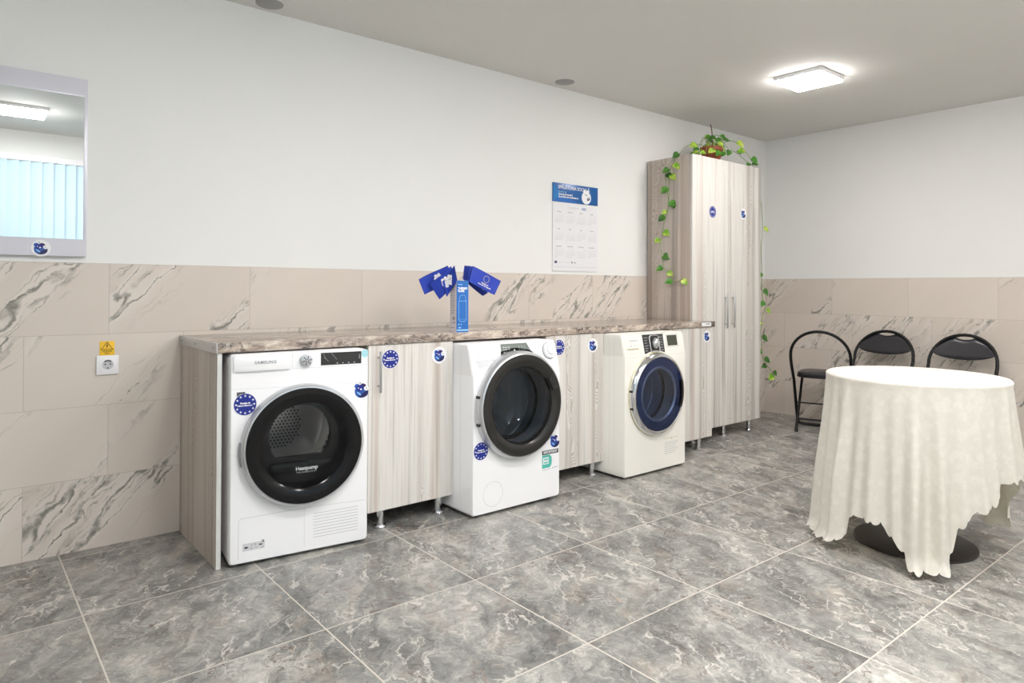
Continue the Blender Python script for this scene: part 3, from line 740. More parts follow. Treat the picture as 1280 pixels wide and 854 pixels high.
# --- right washing machine
wq = thing('washing_machine', (-2.772, -.728, 0), 'cream-white washing machine beside the tall cupboard with a blue glass door and black dial panel', 'washing machine')
w = .584; D = .56; cx, cz = .287, .484
def ly3(z): return max(0, (z-.715)/(.852-.715))*.025
mb = MB(); ring_plate(mb, w, .840, .012, cx, cz, .175, D, M['cream'], .014, lean=(.715, .025)); mb.build('body', wq)
drum(wq, cx, cz, .170, M['darkdrum'], y0=.07, y1=.42, holes=False)
mb = MB(); mb.lathe([(.250, -.001), (.251, -.012), (.247, -.024), (.238, -.034), (.228, -.038), (.224, -.036)], M['chrome'], (cx, 0, cz)); door = mb.build('door', wq); tag(door, 'chrome outer ring of the door')
mb = MB(); mb.lathe([(.2515, -.0005), (.2535, -.003), (.250, -.006)], M['gold'], (cx, 0, cz)); mb.build('gold_trim', door)
mb = MB(); mb.lathe([(.225, -.036), (.17, -.040), (.08, -.044), (.0005, -.045)], M['blueglass'], (cx, 0, cz)); tag(mb.build('door_glass', door), 'blue tinted glass cover')
q = plain('dark blue door back', (72, 88, 122), .3)
mb = MB(); mb.lathe([(.224, -.030), (.166, -.026)], q, (cx, 0, cz)); mb.build('door_back', door)
mb = MB(); mb.lathe([(.168, -.026), (.163, -.026), (.150, .03), (.135, .09), (.10, .115), (.0005, .12)], M['glass'], (cx, 0, cz)); mb.build('glass_bowl', door)
mb = MB(); mb.lathe([(.168, -.027), (.160, -.029), (.150, -.024)], M['satin'], (cx, 0, cz)); mb.build('bowl_rim', door)
mb = MB(); arc_box(mb, cx, cz, .198, .216, -26, 20, -.046, -.036, M['black']); tag(mb.build('door_handle', door), 'black curved grip at the right')
mb = MB()
mb.bm.free()
for a in (172, 196):
    mb = MB(); arc_box(mb, cx, cz, .244, .252, a-1.5, a+1.5, -.026, -.006, M['mblack']); mb.build('hinge_clip', door)
def ld3(mb, step=.0005):
    k = .025/.137; return Decal(mb, (0, -.0002, .715), (1, 0, 0), Vector((0, k, 1)).normalized(), step)
mb = MB(); d = ld3(mb)
pts = [(.180, .132), (.378, .132), (.378, .030)]
for i in range(9):
    a = math.radians(70+5*i); pts.append((cx+.262*math.cos(a), cz+.262*math.sin(a)-.715))
pts.append((.186, .016)); d.poly(pts, 1, M['display'])
for i in range(6):
    for x0, x1 in ((.195, .218+.006*(i % 3)), (.345-.004*(i % 2), .368)): d.rect(x0, .030+i*.016, x1, .034+i*.016, 2, M['greyprint'])
mb.build('control_panel', wq)
mb = MB(); d = ld3(mb)
pts = []
for i in range(28):
    a = 2*PI*i/28; c_, s_ = math.cos(a), math.sin(a); e = .35
    pts.append((.285+.044*math.copysign(abs(c_)**e, c_), .074+.050*math.copysign(abs(s_)**e, s_)))
P3 = [d.P(x, y, 8) for x, y in pts]; mb.tube(P3, .0035, M['satin'], 8, closed=True)
mb.build('dial_frame', wq)
mb = MB(); K = Matrix.Translation((.293, ly3(.789), .789)); mb.cyl((0, -.001, 0), .034, .012, M['steel'], 'y', 36, bev=.002, M=K); mb.cyl((0, -.013, 0), .030, .014, M['satin'], 'y', 10, r2=.018, bev=.003, M=K)
tag(mb.build('program_knob', wq), 'faceted silver program knob')
mb = MB(); d = ld3(mb); d.rect(.404, .046, .522, .126, 1, M['greyprint']); d.rect(.406, .048, .520, .124, 1.5, M['cream']); d.rect(.413, .054, .512, .120, 2, M['lcd'])
for i in range(5): d.rect(.42+i*.02, .030, .428+i*.02, .033, 1, M['faint'])
mb.build('display', wq)
mb = MB(); d = ld3(mb); d.text('DAEWOO', .095, .098, .014, 1, M['greyprint'], 'CENTER', .0002, 1.15); d.rect(.068, .066, .074, .072, 1, M['darkprint'])
for i in range(3): d.rect(.092+i*.018, .066, .098+i*.018, .070, 1, M['faint'])
d.rect(.030, .047, .135, .0525, 2, M['gold']); d.line([(.030, .022), (.135, .022), (.135, .046), (.030, .046), (.030, .022)], .0015, 1, M['groove2']); mb.build('detergent_drawer', wq)
mb = MB(); d = Decal(mb, (0, 0, 0), step=.0003); d.line([(.003, .714), (.581, .714)], .0014, 1, M['groove2']); mb.build('console_joint', wq)
mb = MB(); d = Decal(mb, (0, 0, 0), step=.0003)
d.line([(.365, .196), (.512, .196)], .0018, 1, M['gold']); d.ell(.440, .193, .006, .004, 2, M['gold']); mb.build('gold_line', wq)
mb = MB(); d = Decal(mb, (0, 0, 0), step=.0003)
for i in range(6): d.line([(.375, .168-i*.013), (.375+.13*(1-.1*(i % 3)), .168-i*.013)], .003, 1, M['faint'])
tag(mb.build('instruction_print', wq), 'faint grey instructions printed near the bottom')
mb = MB(); d = Decal(mb, (-.0002, .52, .05), (0, -1, 0), step=.0004)
for u in (.28, .33, .40, .44): d.line([(u, .01), (u, .78)], .0015, 1, M['groove2'])
mb.build('side_pressing', wq); feet(wq, w, D)

# ------------------------------------------------------------------ carton with flags
bx = thing('flask_carton', (-3.836, -.543, .897), 'blue upright thermos flask carton standing on the worktop front edge', 'box', math.radians(-8))
BW, BD, BH = .067, .074, .262
mb = MB(); th = .0015
mb.box((0, 0, 0), (BW, th, BH), M['boxblue']); mb.box((0, BD-th, 0), (BW, BD, BH), M['boxblue']); mb.box((0, th, 0), (th, BD-th, BH), M['boxwhite']); mb.box((BW-th, th, 0), (BW, BD-th, BH), M['boxwhite']); mb.box((th, th, 0), (BW-th, BD-th, th), M['boxwhite'])
d = Decal(mb, (0, 0, 0), step=.0004)
d.text('THERMO', .008, .222, .0155, 1, M['white'], 'LEFT', .0009, 1, .85); d.text('FLASK', .008, .209, .0155, 1, M['white'], 'LEFT', .0009, 1, .85); d.rect(.008, .240, .032, .244, 1, M['boxline'])
bo = [(.013, .065), (.013, .155), (.017, .160), (.017, .178), (.023, .188), (.045, .188), (.051, .178), (.051, .160), (.055, .155), (.055, .065), (.048, .054), (.020, .054), (.013, .065)]
d.line(bo, .0018, 1, M['boxline']); d.line([(.013, .158), (.055, .158)], .0018, 1, M['boxline']); d.line([(.017, .066), (.051, .066)], .001, 1, M['boxline'])
d.rect(.010, .036, .017, .042, 1, M['boxline']); d.rect(.024, .037, .029, .042, 1, M['boxline']); d.rect(0, .006, BW, .014, 1, M['boxline']); d.rect(.010, .020, .026, .026, 1, M['boxline'])
d2 = Decal(mb, (-.0001, BD, 0), (0, -1, 0), step=.0004)
for c, x in enumerate((.010, .034)):
    for i in range(19): d2.rect(x, .090+i*.0085, x+.014+.006*((i*7+c*3) % 3)/2, .0935+i*.0085, 1, M['greyprint'])
for i in range(9): d2.rect(.030+i*.003, .062, .0315+i*.003, .078, 1, M['darkprint'])
d2.rect(.030, .045, .058, .050, 1, M['greyprint']); d2.rect(.010, .020, .058, .023, 1, M['greyprint'])
mb.build('carton', bx)

def P2W(u, v, y):
    """where the line of sight through photo point (u, v) meets the upright plane y (used once to measure the flags and vines)"""
    f, yaw, pit, rol = 853.303, .6875, .00581, -.00495
    a = (u-640)/f; b = -(v-356.22)/f; sr, cr = math.sin(rol), math.cos(rol)
    a, b = a*cr+b*sr, -a*sr+b*cr; fw = math.cos(pit)-b*math.sin(pit); uu = math.sin(pit)+b*math.cos(pit)
    dx, dy = a*math.cos(yaw)+fw*math.sin(yaw), -a*math.sin(yaw)+fw*math.cos(yaw)
    t = (y+3.39315)/dy
    return Vector((-5.81411+dx*t, y, 1.11846+uu*t))
def flag(corners, y, side, label, yt=0, stick_to=(-3.80, -.505, 1.10)):
    """corners TL TR BR BL as measured; a waving cloth on a stick along the side nearest the carton"""
    C = [P2W(520+p[0]/8.99, 325+p[1]/8.99, y+(yt if (i in (1, 2)) == (side == 'R') else 0)) for i, p in enumerate(corners)]
    TL, TR, BR, BL = C
    wav, ph = (.004, 0) if side == 'R' else (.009, y*90)
    base = Vector(stick_to); root = thing('hand_flag', base, label, 'flag', group='blue paper hand flags in the carton')
    nx, nz = 14, 8; V = []; F = []
    nrm = (TR-TL).cross(BL-TL).normalized()
    if nrm.y > 0: nrm = -nrm
    def S(s, t):
        p = TL.lerp(TR, s).lerp(BL.lerp(BR, s), t); return p+nrm*(wav*math.sin(s*5+t*1.4+ph))-base
    for i in range(nx+1):
        for j in range(nz+1): V.append(S(i/nx, j/nz))
    for i in range(nx):
        for j in range(nz): F.append((i*(nz+1)+j, i*(nz+1)+j+1, (i+1)*(nz+1)+j+1, (i+1)*(nz+1)+j))
    mb = MB(); mb.faces(V, F, M['flag']); mb.faces([v-nrm*.0006 for v in V], F, M['flag'])
    rim = [V[i*(nz+1)] for i in range(nx+1)]+[V[nx*(nz+1)+j] for j in range(1, nz+1)]+[V[i*(nz+1)+nz] for i in range(nx-1, -1, -1)]+[V[j] for j in range(nz-1, 0, -1)]
    mb.tube([v+nrm*.0003 for v in rim], .0009, M['hem'], 5, closed=True)  # dark edge line paints the shading between overlapping flags
    R = (TR-TL).normalized(); cen = S(.5, .5)+nrm*.003
    U = (TL-BL); U = (U-R*U.dot(R)).normalized(); hgt = (TL-BL).length
    d = Decal(mb, cen, R, U, .0005)
    if (R.cross(U)).dot(nrm) < 0: d.N = nrm
    if side == 'R':
        for i in range(12): d.star(.006+.018*math.sin(i*PI/6), .012+.018*math.cos(i*PI/6), .0035, 3, M['flagyel'])
        d.text('Finanțat de', .006, -.016, .011, 3, M['white'], 'CENTER', .0003); d.text('Uniunea Europeană', .006, -.026, .011, 3, M['white'], 'CENTER', .0003)
    else: bear_print(d, .028, 5, .010, 0, True)
    mb.build('flag_cloth', root)
    e0, e1 = ((TL, BL) if side == 'R' else (TR, BR))
    mb = MB(); off = -nrm*.002
    mb.tube([e0-base+off, e1-base+off], .0013, M['flag'], 8); mb.tube([e1-base+off, Vector((0, 0, 0))], .0015, M['stick'], 8); mb.build('stick', root)
    return root
flag([(30, 220), (345, 65), (440, 215), (105, 390)], -.455, 'L', 'leftmost blue hand flag with a white animal emblem', .03, (-3.808, -.488, 1.12))
flag([(155, 270), (395, 75), (450, 240), (262, 440)], -.500, 'L', 'blue hand flag second from the left with a half-hidden white emblem', .05, (-3.810, -.505, 1.12))
flag([(300, 245), (430, 65), (462, 235), (345, 415)], -.535, 'L', 'curved blue hand flag just left of the flask carton', .055, (-3.812, -.520, 1.12))
labs = ['front blue hand flag right of the carton, with a ring of yellow stars', 'blue hand flag directly behind the starred front flag', 'blue hand flag third in the right-hand bunch, mostly hidden', 'blue hand flag next to last in the right-hand bunch, only its edge showing', 'blue hand flag standing nearest the carton in the right-hand bunch']
for i in range(5):
    if i == 0: c = [(640, 70), (958, 238), (880, 393), (590, 245)]
    else: c = [(634-21*i, 70-2*i), (860-20*i, 235+4*i), (812-14*i, 372+9*i), (588-16*i, 240-5*i)]
    flag(c, -.500+.010*i, 'R', labs[i], 0, (-3.785+.004*i, -.512+.008*i, 1.12))

# ------------------------------------------------------------------ calendar, socket, sign, mirror
ca = thing('wall_calendar', (-2.675, 0, 1.243), 'paper wall calendar with a blue header hanging right of the flags', 'calendar')
mb = MB(); mb.box((0, -.0015, 0), (.436, .0055, .470), M['paper']); d = Decal(mb, (0, -.0016, 0), step=.0004)
MON = ['Ianuarie', 'Februarie', 'Martie', 'Aprilie', 'Mai', 'Iunie', 'Iulie', 'August', 'Septembrie', 'Octombrie', 'Noiembrie', 'Decembrie']
d.text('CALENDAR', .138, .436, .020, 1, M['faint'], 'LEFT', 0, 1.1); d.text('2025', .275, .436, .022, 1, M['midblue'], 'LEFT', .0005)
start = [2, 5, 5, 1, 3, 6, 1, 4, 0, 2, 5, 0]; days = [31, 28, 31, 30, 31, 30, 31, 31, 30, 31, 30, 31]
for i, mname in enumerate(MON):
    x0 = .016+(i % 4)*.106; y0 = .405-(i//4)*.118
    d.text(mname, x0+.042, y0, .0115, 1, M['greyprint'], 'CENTER', .0002)
    for k in range(days[i]):
        c = (k+start[i]); d.text(str(k+1), x0+.006+(c % 7)*.0128, y0-.022-(c//7)*.0125, .0085, 1, M['faintday'], 'CENTER')
d.rect(.018, .052, .040, .068, 1, M['navy'])
for i in range(12): d.star(.029+.005*math.sin(i*PI/6), .060+.005*math.cos(i*PI/6), .001, 2, M['flagyel'])
for x in (.055, .068, .084, .112, .13, .148): d.rect(x, .056, x+.010, .059, 1, M['faint'])
d.ell(.182, .060, .008, .007, 1, M['greyprint']); d.ell(.210, .059, .006, .006, 1, M['greyprint']); d.line([(.02, .028), (.42, .028)], .002, 1, M['faint']); mb.build('month_sheet', ca)
mb = MB(); mb.box((0, -.0035, .472), (.436, .0055, .600), M['calblue'], .001); d = Decal(mb, (0, -.0036, .472), step=.0004)
d.poly([(0, 0), (.07, .05), (.0, .128)], 1, M['calteal']); d.poly([(0, 0), (.25, 0), (.07, .05)], 1, M['boxblue'])
mb.box((0, -.0037, .472), (.001, -.003, .6), M['calblue'])
d.text('SPĂLĂTORIA SOCIALĂ', .046, .100, .031, 2, M['white'], 'LEFT', .0004, 1, .97)
d.text('Finanțat de', .050, .070, .0165, 2, M['boxline'], 'LEFT', .0003); d.text('Uniunea Europeană', .050, .053, .0165, 2, M['white'], 'LEFT', .0007); d.text('și primăria din localitatea ta', .050, .036, .0165, 2, M['white'], 'LEFT', .0007)
d.ring(.318, .052, .052, .053, 2, M['boxline']); bear_print(d, .048, 3, .318, .052, True)
tag(mb.build('calendar_header', ca), 'glossy blue header with white lettering')

so = thing('wall_socket', (-5.333, 0, .740), 'white single wall socket left of the end panel', 'socket')
mb = MB(); mb.box((0, -.010, 0), (.085, -.0003, .082), M['socket'], .003); mb.box((.013, -.012, .013), (.072, -.0098, .069), M['socket'], .001); mb.build('frame', so)
mb = MB(); mb.lathe([(.0215, -.0121), (.0212, -.0126), (.0205, -.0126), (.0200, -.0124), (.0005, -.0123)], M['groove'], (.0425, 0, .043), n=40)
for x, z in ((-.0095, .002), (.0095, .002), (.0, -.014)): mb.cyl((.0425+x, -.0123, .043+z), .0030, .0006, M['hole'], 'y', 12)
mb.ring = None
arc_box(mb, .0425, .043, .0150, .0198, 45, 135, -.0131, -.0123, M['hole']); mb.build('socket_insert', so)
sg = thing('warning_sign', (-5.320, 0, .8235), 'small yellow electricity warning sign above the wall socket', 'sign')
mb = MB(); mb.box((0, -.0012, 0), (.056, -.0002, .060), M['yellow'], .0003); d = Decal(mb, (0, -.0012, 0), step=.0003)
d.line([(.006, .024), (.050, .024), (.028, .056), (.006, .024)], .0026, 1, M['brownprint']); d.poly([(.029, .050), (.023, .038), (.027, .039), (.025, .028), (.033, .041), (.029, .040), (.031, .049)], 1, M['brownprint'])
d.text('ATENTIE', .028, .016, .0095, 1, M['brownprint'], 'CENTER', .0002); d.text('230 V', .028, .007, .0085, 1, M['brownprint'], 'CENTER', .0002); mb.build('plate', sg)

mi = thing('wall_mirror', (-5.973, 0, 1.245), 'frameless wall mirror with frosted bands, cut off by the left edge', 'mirror')
mb = MB(); mb.box((0, -.020, 0), (.600, .0055, .750), M['frost'], .0015); mb.build('backing', mi)
mb = MB(); mb.box((.006, -.0212, .072), (.590, -.0203, .678), M['mirror']); mb.build('mirror_glass', mi)
mb = MB(); mb.box((.586, -.0225, .072), (.594, -.0203, .678), M['frost'], .0008); mb.box((.006, -.0225, .674), (.594, -.0203, .681), M['frost'], .0008); mb.build('bevel_strip', mi)
bear_sticker(mi, .440, -.0205, .030, .034)

# ------------------------------------------------------------------ table with cloth
TC = (-2.497, -2.18)
tb = thing('round_table', (TC[0], TC[1], 0), 'round table on a dark disc foot, hidden under the ivory cloth', 'table')
mb = MB(); mb.cyl((0, 0, .722), .350, .022, M['lampframe'], n=72, bev=.004); mb.build('tabletop', tb)
mb = MB(); mb.cyl((0, 0, .018), .035, .700, M['tablebase'], n=32); mb.lathe([(.035, .06), (.05, .03), (.07, .018)], M['tablebase'], axis='z', n=40); mb.cyl((0, 0, .712), .12, .010, M['tablebase'], n=40); mb.build('column', tb)
mb = MB(); mb.lathe([(.001, 0), (.240, 0), (.242, .004), (.240, .010), (.232, .014), (.07, .022), (.001, .022)], M['tablebase'], axis='z', n=96); tag(mb.build('foot_disc', tb), 'dark round foot plate')

HEM = [(-95, .17), (-86, .15), (-76, .13), (-73, .05), (-62, .030), (-52, .028), (-43, .045), (-38, .075), (-35, .165), (-28, .175), (-17, .165), (-11, .125), (-5, .085), (-2, .03), (3, .022), (9, .024), (15, .03), (18, .10), (22, .20), (30, .250), (44, .275), (50, .33), (56, .355), (70, .350), (80, .34), (92, .35), (102, .31), (112, .22), (120, .11), (128, .045), (137, .035), (143, .10), (150, .22), (165, .32), (180, .34), (195, .30), (208, .18), (216, .05), (224, .04), (232, .14), (245, .22), (255, .20), (265, .17)]
def hem(phi):
    while phi < -95: phi += 360
    while phi > 265: phi -= 360
    for (a, z0), (b, z1) in zip(HEM, HEM[1:]):
        if a <= phi <= b:
            t = (phi-a)/(b-a); t = t*t*(3-2*t); return z0+(z1-z0)*t
    return .2
random.seed(3)
FOLDS = [(-84, 4, .6), (-71, 5, 1.0), (-58, 4, .8), (-45, 5, 1.1), (-33, 4, .5), (-23, 5, .9), (-10, 4, .7), (0, 5, 1.3), (13, 4, 1.0), (24, 5, .8), (36, 5, .9), (47, 4, .5), (62, 5, .8), (78, 5, .6), (92, 5, .9), (108, 6, .8), (126, 6, 1.4), (143, 6, .6), (160, 7, .8), (180, 7, .8), (200, 7, .8), (218, 6, 1.2), (235, 6, .7), (252, 5, .7)]
def fold(phi):
    s = 0
    for c, wd, am in FOLDS:
        dlt = (phi-c+180) % 360-180; s += am*math.exp(-(dlt/wd)**2)
    return s
def cloth():
    n = 900; rows = 46; R0 = .352; zt = .7462
    V = []; F = []
    V.append((0, 0, zt+.0005))
    tops = 10
    for j in range(1, tops+1):
        r = R0*j/tops*.985
        for i in range(n):
            a = 2*PI*i/n; V.append((r*math.cos(a), r*math.sin(a), zt+(.0 if j < tops else -.0002)))
    # arc length along the hem for even scallops
    for j in range(1, rows+1):
        t = j/rows
        for i in range(n):
            phi = i*360/n-95; a = math.radians(200+phi)
            hz = hem(phi); fz = fold(phi)
            sc = .0
            ph = (phi*1.02+1.2*math.sin(phi*.3))/5.4; sc = abs(math.sin(PI*ph)); sc = .017*(1-sc**.5)
            zb = hz+sc
            # first rows roll over the table edge
            if j <= 6:
                b = j/6*PI/2; rr = R0*.985+(.012)*math.sin(b); z = zt-.012*(1-math.cos(b))
            else:
                u = (j-6)/(rows-6); ztop = zt-.012; z = ztop+(zb-ztop)*u
                drop = (ztop-z)/.72
                fl = .135*drop**1.15
                rr = R0*.985+.010+fl*(.50)+.050*(fz-.5)*min(1, drop*1.6)**1.0
                rr += .006*math.sin(phi*.42+drop*4)*drop
                # gathers that lie on the floor spread outwards
                if hz < .06 and z < .07: rr += (.07-z)*.55*(1+.4*math.sin(phi*.9))
                rr = max(rr, R0+.004)
            V.append((rr*math.cos(a), rr*math.sin(a), max(z, .004)))
    m = len(V)
    # the top rings use plain angles; rotate them to the skirt's numbering
    idx = lambda j, i: 1+(j-1)*n+(i % n)
    off = round((200-95)/360*n)
    top = V[1:1+tops*n]; nt = []
    for j in range(tops):
        ring = top[j*n:(j+1)*n]; nt += ring[off % n:]+ring[:off % n]
    V[1:1+tops*n] = nt
    for i in range(n): F.append((0, idx(1, i), idx(1, i+1)))
    for j in range(1, tops+rows):
        for i in range(n): F.append((idx(j, i), idx(j+1, i), idx(j+1, i+1), idx(j, i+1)))
    mb = MB(); mb.faces(V, F, M['cloth'])
    o = mb.build('tablecloth', None, 80); return o
cl = cloth(); cl.location = (TC[0], TC[1], 0)
tag(cl, 'ivory damask tablecloth with scalloped hem draped to the floor over the round table', 'tablecloth')

# ------------------------------------------------------------------ folding chairs
def folding_chair(loc, rz, label, pad=True):
    """local: +x faces forward, y sideways, loop top at x=0"""
    t = thing('folding_chair', loc, label, 'chair', rz, 'black folding chairs along the tiled wall')
    hw = .215; r = .0115
    path = []
    # side of the loop: floor bar at the front, leaning back to the arch
    def side(sgn):
        return [(.395, sgn*(hw-.045), .0125), (.385, sgn*(hw-.010), .020), (.368, sgn*hw, .055), (.30, sgn*hw, .20), (.21, sgn*hw, .40), (.11, sgn*hw, .52), (.075, sgn*hw, .585)]
    arch = []
    for i in range(21):
        a = PI*i/20; arch.append((.075-.07*math.sin(a), hw*math.cos(a), .600+.200*math.sin(a)))
    pts = side(1)+arch+side(-1)[::-1]
    mb = MB(); mb.tube(pts, r, M['blackmetal'], 12, closed=True); mb.build('frame', t)
    # rear legs: inside the frame, from the seat front down to the back
    for sgn in (1, -1):
        mb = MB(); mb.tube([(.43, sgn*(hw-.030), .428), (.075, sgn*(hw-.042), .012)], .0105, M['blackmetal'], 12)
        leg = mb.build('leg', t)
        mb = MB(); mb.tube([(.088, sgn*(hw-.0416), .026), (.076, sgn*(hw-.042), .002)], .0135, M['mblack'], 12); mb.build('foot_cap', leg)
    mb = MB(); mb.tube([(.145, -(hw-.04), .094), (.145, hw-.04, .094)], .007, M['blackmetal'], 8); mb.build('stretcher', t)
    mb = MB(); mb.tube([(.30, -(hw-.0), .20), (.30, hw-.0, .20)], .006, M['blackmetal'], 8); mb.build('stretcher', t)
    # seat
    mb = MB(); P = []
    for i in range(40):
        a = 2*PI*i/40; c_, s_ = math.cos(a), math.sin(a)
        P.append((.30+.175*math.copysign(abs(c_)**.55, c_), (.190-.012*c_)*math.copysign(abs(s_)**.55, s_)))
    mb.prism(P, .436, .466, M['vinyl'], .010); mb.build('seat', t)
    mb = MB(); q = [(x*.96+.012, y*.98, .432) for x, y in P]; mb.tube(q, .009, M['blackmetal'], 8, closed=True); mb.build('seat_frame', t)
    if pad:
        mb = MB(); V = []; F = []; nx, nz = 28, 10
        for k, off in ((0, .010), (1, -.008)):
            for i in range(nx+1):
                s = -1+2*i/nx; y = s*(hw-.005)
                zt = .600+.200*math.sqrt(max(0, 1-(y/hw)**2))-.012
                zt = min(zt, .785); slot = .020*max(0, 1-(s/.26)**2)**.5 if abs(s) < .26 else 0
                zt = max(zt-slot, .70 if abs(s) < .9 else .66)
                zb = .685-.062*math.sqrt(max(0, 1-s*s*.98))
                zb = min(zb, zt-.004)
                for j in range(nz+1):
                    z = zb+(zt-zb)*j/nz; bow = -.030*(1-s*s)
                    xx = .075-.07*max(0, min(1, (z-.6)/.2))+bow*.0-.012*(1-s*s)
                    rim = off*(1 if 0 < j < nz and 0 < i < nx else .2)
                    V.append((xx+rim, y, z))
        B = (nx+1)*(nz+1)
        for i in range(nx):
            for j in range(nz):
                a = i*(nz+1)+j; F.append((a, a+1, a+nz+2, a+nz+1)); F.append((B+a, B+a+nz+1, B+a+nz+2, B+a+1))
        for i in range(nx):
            for j in (0, nz):
                a = i*(nz+1)+j; F.append((a, a+nz+1, B+a+nz+1, B+a))
        for j in range(nz):
            for i in (0, nx):
                a = i*(nz+1)+j; F.append((a, a+1, B+a+1, B+a))
        mb.faces(V, F, M['vinyl']); tag(mb.build('backrest', t), 'black oval back pad with a grip slot')
    return t
# chair 1 looks towards the wall, no pad: loop top at (-.73, -.84)
r1 = math.atan2(.13, .40)
folding_chair((-.73+.215*math.sin(r1)-.0, -.63-.215*math.cos(r1), 0), r1, 'black folding chair with an open hoop back and no pad, nearest the cupboard', False)
folding_chair((-.13, -1.118, 0), PI, 'black padded folding chair in the middle, behind the cloth-covered table')
folding_chair((-.13, -1.655, 0), PI, 'black padded folding chair farthest right, behind the cloth-covered table')

# ------------------------------------------------------------------ plant
PX, PY, PZ = -1.245, -.27, TZ1
pl = thing('potted_plant', (PX, PY, PZ), 'trailing green climbing plant in a terracotta pot on top of the tall cupboard', 'plant')
mb = MB(); mb.lathe([(.0, 0), (.058, 0), (.062, .004), (.078, .095), (.086, .097), (.089, .125), (.081, .127), (.078, .112), (.0, .110)], M['terra'], axis='z', n=48); tag(mb.build('pot', pl), 'terracotta pot')
mb = MB(); mb.cyl((0, 0, .104), .076, .010, M['soil'], n=32); mb.build('soil', pl)
mb = MB(); mb.tube([(.01, 0, .11), (.012, .0, .2), (.004, 0, .26), (.002, .01, .31)], .004, M['twig'], 8); mb.tube([(-.03, .01, .11), (-.035, .0, .20)], .003, M['twig'], 8); mb.build('support_stick', pl)
def leaf(mb, base, direction, normal, L, m):
    d = Vector(direction).normalized(); nrm = Vector(normal); nrm = (nrm-d*nrm.dot(d)).normalized(); sd = d.cross(nrm)
    prof = [(-.10, .22), (.0, .36), (.15, .47), (.35, .46), (.55, .36), (.75, .22), (.9, .09), (1.0, .01)]
    V = []; F = []
    for k, (s, wv) in enumerate(prof):
        for q in (-1, -.5, 0, .5, 1):
            cup = -.10*(1-abs(q))*1.0+.02; droop = -.25*s*s
            notch = .10*abs(q) if k > 0 else (.0 if q else .12)
            V.append(base+d*(L*(s+(notch if k == 0 else 0)))+sd*(L*wv*q)+nrm*(L*(cup+droop)))
    for k in range(len(prof)-1):
        for j in range(4): a = k*5+j; F.append((a, a+1, a+6, a+5))
    mb.faces(V, F, m)
rng = random.Random(11)
def vine(pts, leaves, name='trailing_vine', Lr=(.045, .06), out=(-1, -.6, .2), first=0.0):
    """pts: local points, leaves: list of fractions; every leaf hangs from a short stalk"""
    P = [Vector(p) for p in pts]; fine = []
    for i in range(len(P)-1):
        p0, p1, p2, p3 = P[max(i-1, 0)], P[i], P[i+1], P[min(i+2, len(P)-1)]
        for k in range(6):
            t = k/6; fine.append(.5*((2*p1)+(p2-p0)*t+(2*p0-5*p1+4*p2-p3)*t*t+(3*p1-p0-3*p2+p3)*t**3))
    fine.append(P[-1])
    mb = MB(); mb.tube(fine, .0022, M['vine'], 6); st = mb.build(name, pl)
    mb = MB(); o = Vector(out)
    for k, fr in enumerate(leaves):
        p = fine[min(int(fr*(len(fine)-1)), len(fine)-1)]
        sgn = 1 if k % 2 else -1; side = Vector((o.y, -o.x, 0)).normalized()*sgn
        L = rng.uniform(*Lr)*.82; dr = (side*rng.uniform(.5, 1.0)+Vector((0, 0, rng.uniform(-1.0, -.2)))+o*.25)
        q = p+side*.014+o*.010; mb.tube([p, q], .0013, M['vine'], 5)
        leaf(mb, q, dr, o+Vector((0, 0, .35)), L, rng.choice([M['leafA'], M['leafB'], M['leafC']]))
    mb.build('leaves', st)
def loc(v): return Vector(v)-Vector((PX, PY, PZ))
def PX2(u, v, x):
    a = P2W(u, v, 0); c = Vector((-5.81411, -3.39315, 1.11846)); dd = a-c; return c+dd*((x-c.x)/dd.x)
# long vine down the left side of the cupboard
left = [(880, 182), (868, 180), (858, 183), (850, 192), (843, 202), (837, 214), (836, 232), (836, 252), (833, 268), (829, 284), (826, 302), (827, 320), (830, 334), (836, 346), (845, 352), (853, 349)]
lp = []
for i, (u, v) in enumerate(left):
    x = {0: -1.28, 1: -1.45, 2: -1.60, 3: -1.70}.get(i, -1.712)
    lp.append(loc(PX2(u, v, x)) if i >= 3 else loc(P2W(u, v, (-.28, -.30, -.31)[i])))
vine(lp, [.12, .2, .29, .33, .36, .42, .47, .55, .63, .66, .74, .80, .84, .92, .98], Lr=(.058, .078), out=(-1, -.75, .15))
vine([lp[3]+Vector((-.0, .05, -.02)), lp[5]+Vector((0, .035, .0)), lp[6]+Vector((0, .02, 0)), lp[7]+Vector((-.004, .0, 0)), lp[8]+Vector((-.004, -.012, 0))], [.3, .55, .8, .95], Lr=(.05, .065), out=(-1, -.75, .15))
right = [(903, 180), (914, 176), (924, 182), (934, 192), (941, 203), (948, 205)]
rp = [loc(P2W(u, v, y)) for (u, v), y in zip(right, (-.28, -.33, -.37, -.40, -.43, -.435))]
vine(rp, [.3, .55, .72, .97], Lr=(.06, .085), out=(-.6, -1, .3))
down = [(950, 240), (953, 279), (951.5, 310), (952, 335), (952, 352), (953, 372), (957, 382), (953, 396), (951, 415), (952, 430), (953, 446), (957, 455), (964, 463), (967, 470)]
dp = [loc(P2W(u, v, -.392)) for u, v in down]; dp = [loc((TX1+.03, -.36, 2.07)), loc((TX1+.03, -.39, 1.95))]+dp
for p in dp[2:]: p.x = max(p.x, TX1-PX+.012)
vine(dp, [.22, .36, .44, .50, .56, .63, .70, .77, .82, .88, .95, .99], Lr=(.055, .075), out=(-.4, -1, .1))
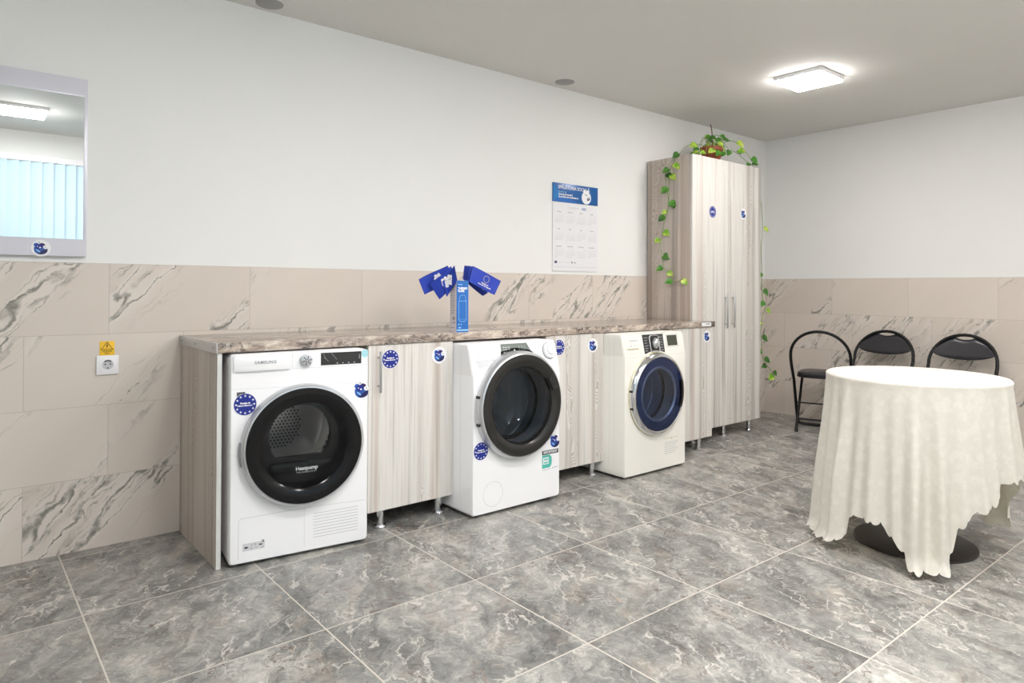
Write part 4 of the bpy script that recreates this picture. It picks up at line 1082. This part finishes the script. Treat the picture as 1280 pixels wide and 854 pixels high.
vine([loc((-1.16, -.27, 2.215)), loc((-1.0, -.30, 2.23)), loc((-.85, -.33, 2.16)), loc((-.765, -.355, 2.11)), loc((TX1+.03, -.36, 2.07))], [.3, .6], out=(-.5, -1, .4))
# bushy crown over the pot
for k in range(13):
    a = 2*PI*k/13+.2; rr = rng.uniform(.10, .17); hh = rng.uniform(.10, .20)
    e = Vector((rr*math.cos(a)*1.2, rr*math.sin(a)*.9, hh-rng.uniform(.02, .12)))
    if e.z < .03: e.z = .04
    vine([(0.03*math.cos(a), .03*math.sin(a), .11), (e.x*.5, e.y*.5, hh+.04), tuple(e)], [.55, .98], Lr=(.05, .075), out=(-.6+.4*math.cos(a), -1+.3*math.sin(a), .7))
vine([(.0, 0, .11), (.03, -.01, .22), (.075, -.02, .225)], [.98], Lr=(.06, .07), out=(-.6, -1, .4))

# ------------------------------------------------------------------ daylight, camera
w = bpy.data.worlds.new('World'); SC.world = w; w.use_nodes = True
bg = w.node_tree.nodes['Background']; bg.inputs[0].default_value = (.9, .95, 1, 1); bg.inputs[1].default_value = .8

cam = bpy.data.cameras.new('Camera'); co = bpy.data.objects.new('Camera', cam); COL.objects.link(co)
F_ = 853.303; cam.sensor_width = 36; cam.sensor_fit = 'HORIZONTAL'; cam.lens = F_/1280*36
cam.shift_y = -70.78/1280; cam.clip_start = .05
yaw, pit, rol = .6875, .00581, -.00495
fwd = Vector((math.sin(yaw)*math.cos(pit), math.cos(yaw)*math.cos(pit), math.sin(pit)))
rt = Vector((math.cos(yaw), -math.sin(yaw), 0)); up = rt.cross(fwd)
r2 = rt*math.cos(rol)+up*math.sin(rol)*-1; r2 = rt*math.cos(rol)-up*math.sin(rol); u2 = rt*math.sin(rol)+up*math.cos(rol)
mt = Matrix((r2, u2, -fwd)).transposed().to_4x4(); mt.translation = (-5.81411, -3.39315, 1.11846)
co.matrix_world = mt; SC.camera = co
vs = SC.view_settings; vs.view_transform = 'Standard'; vs.look = 'None'; vs.gamma = 1; vs.use_curve_mapping = False; vs.exposure = 0.12
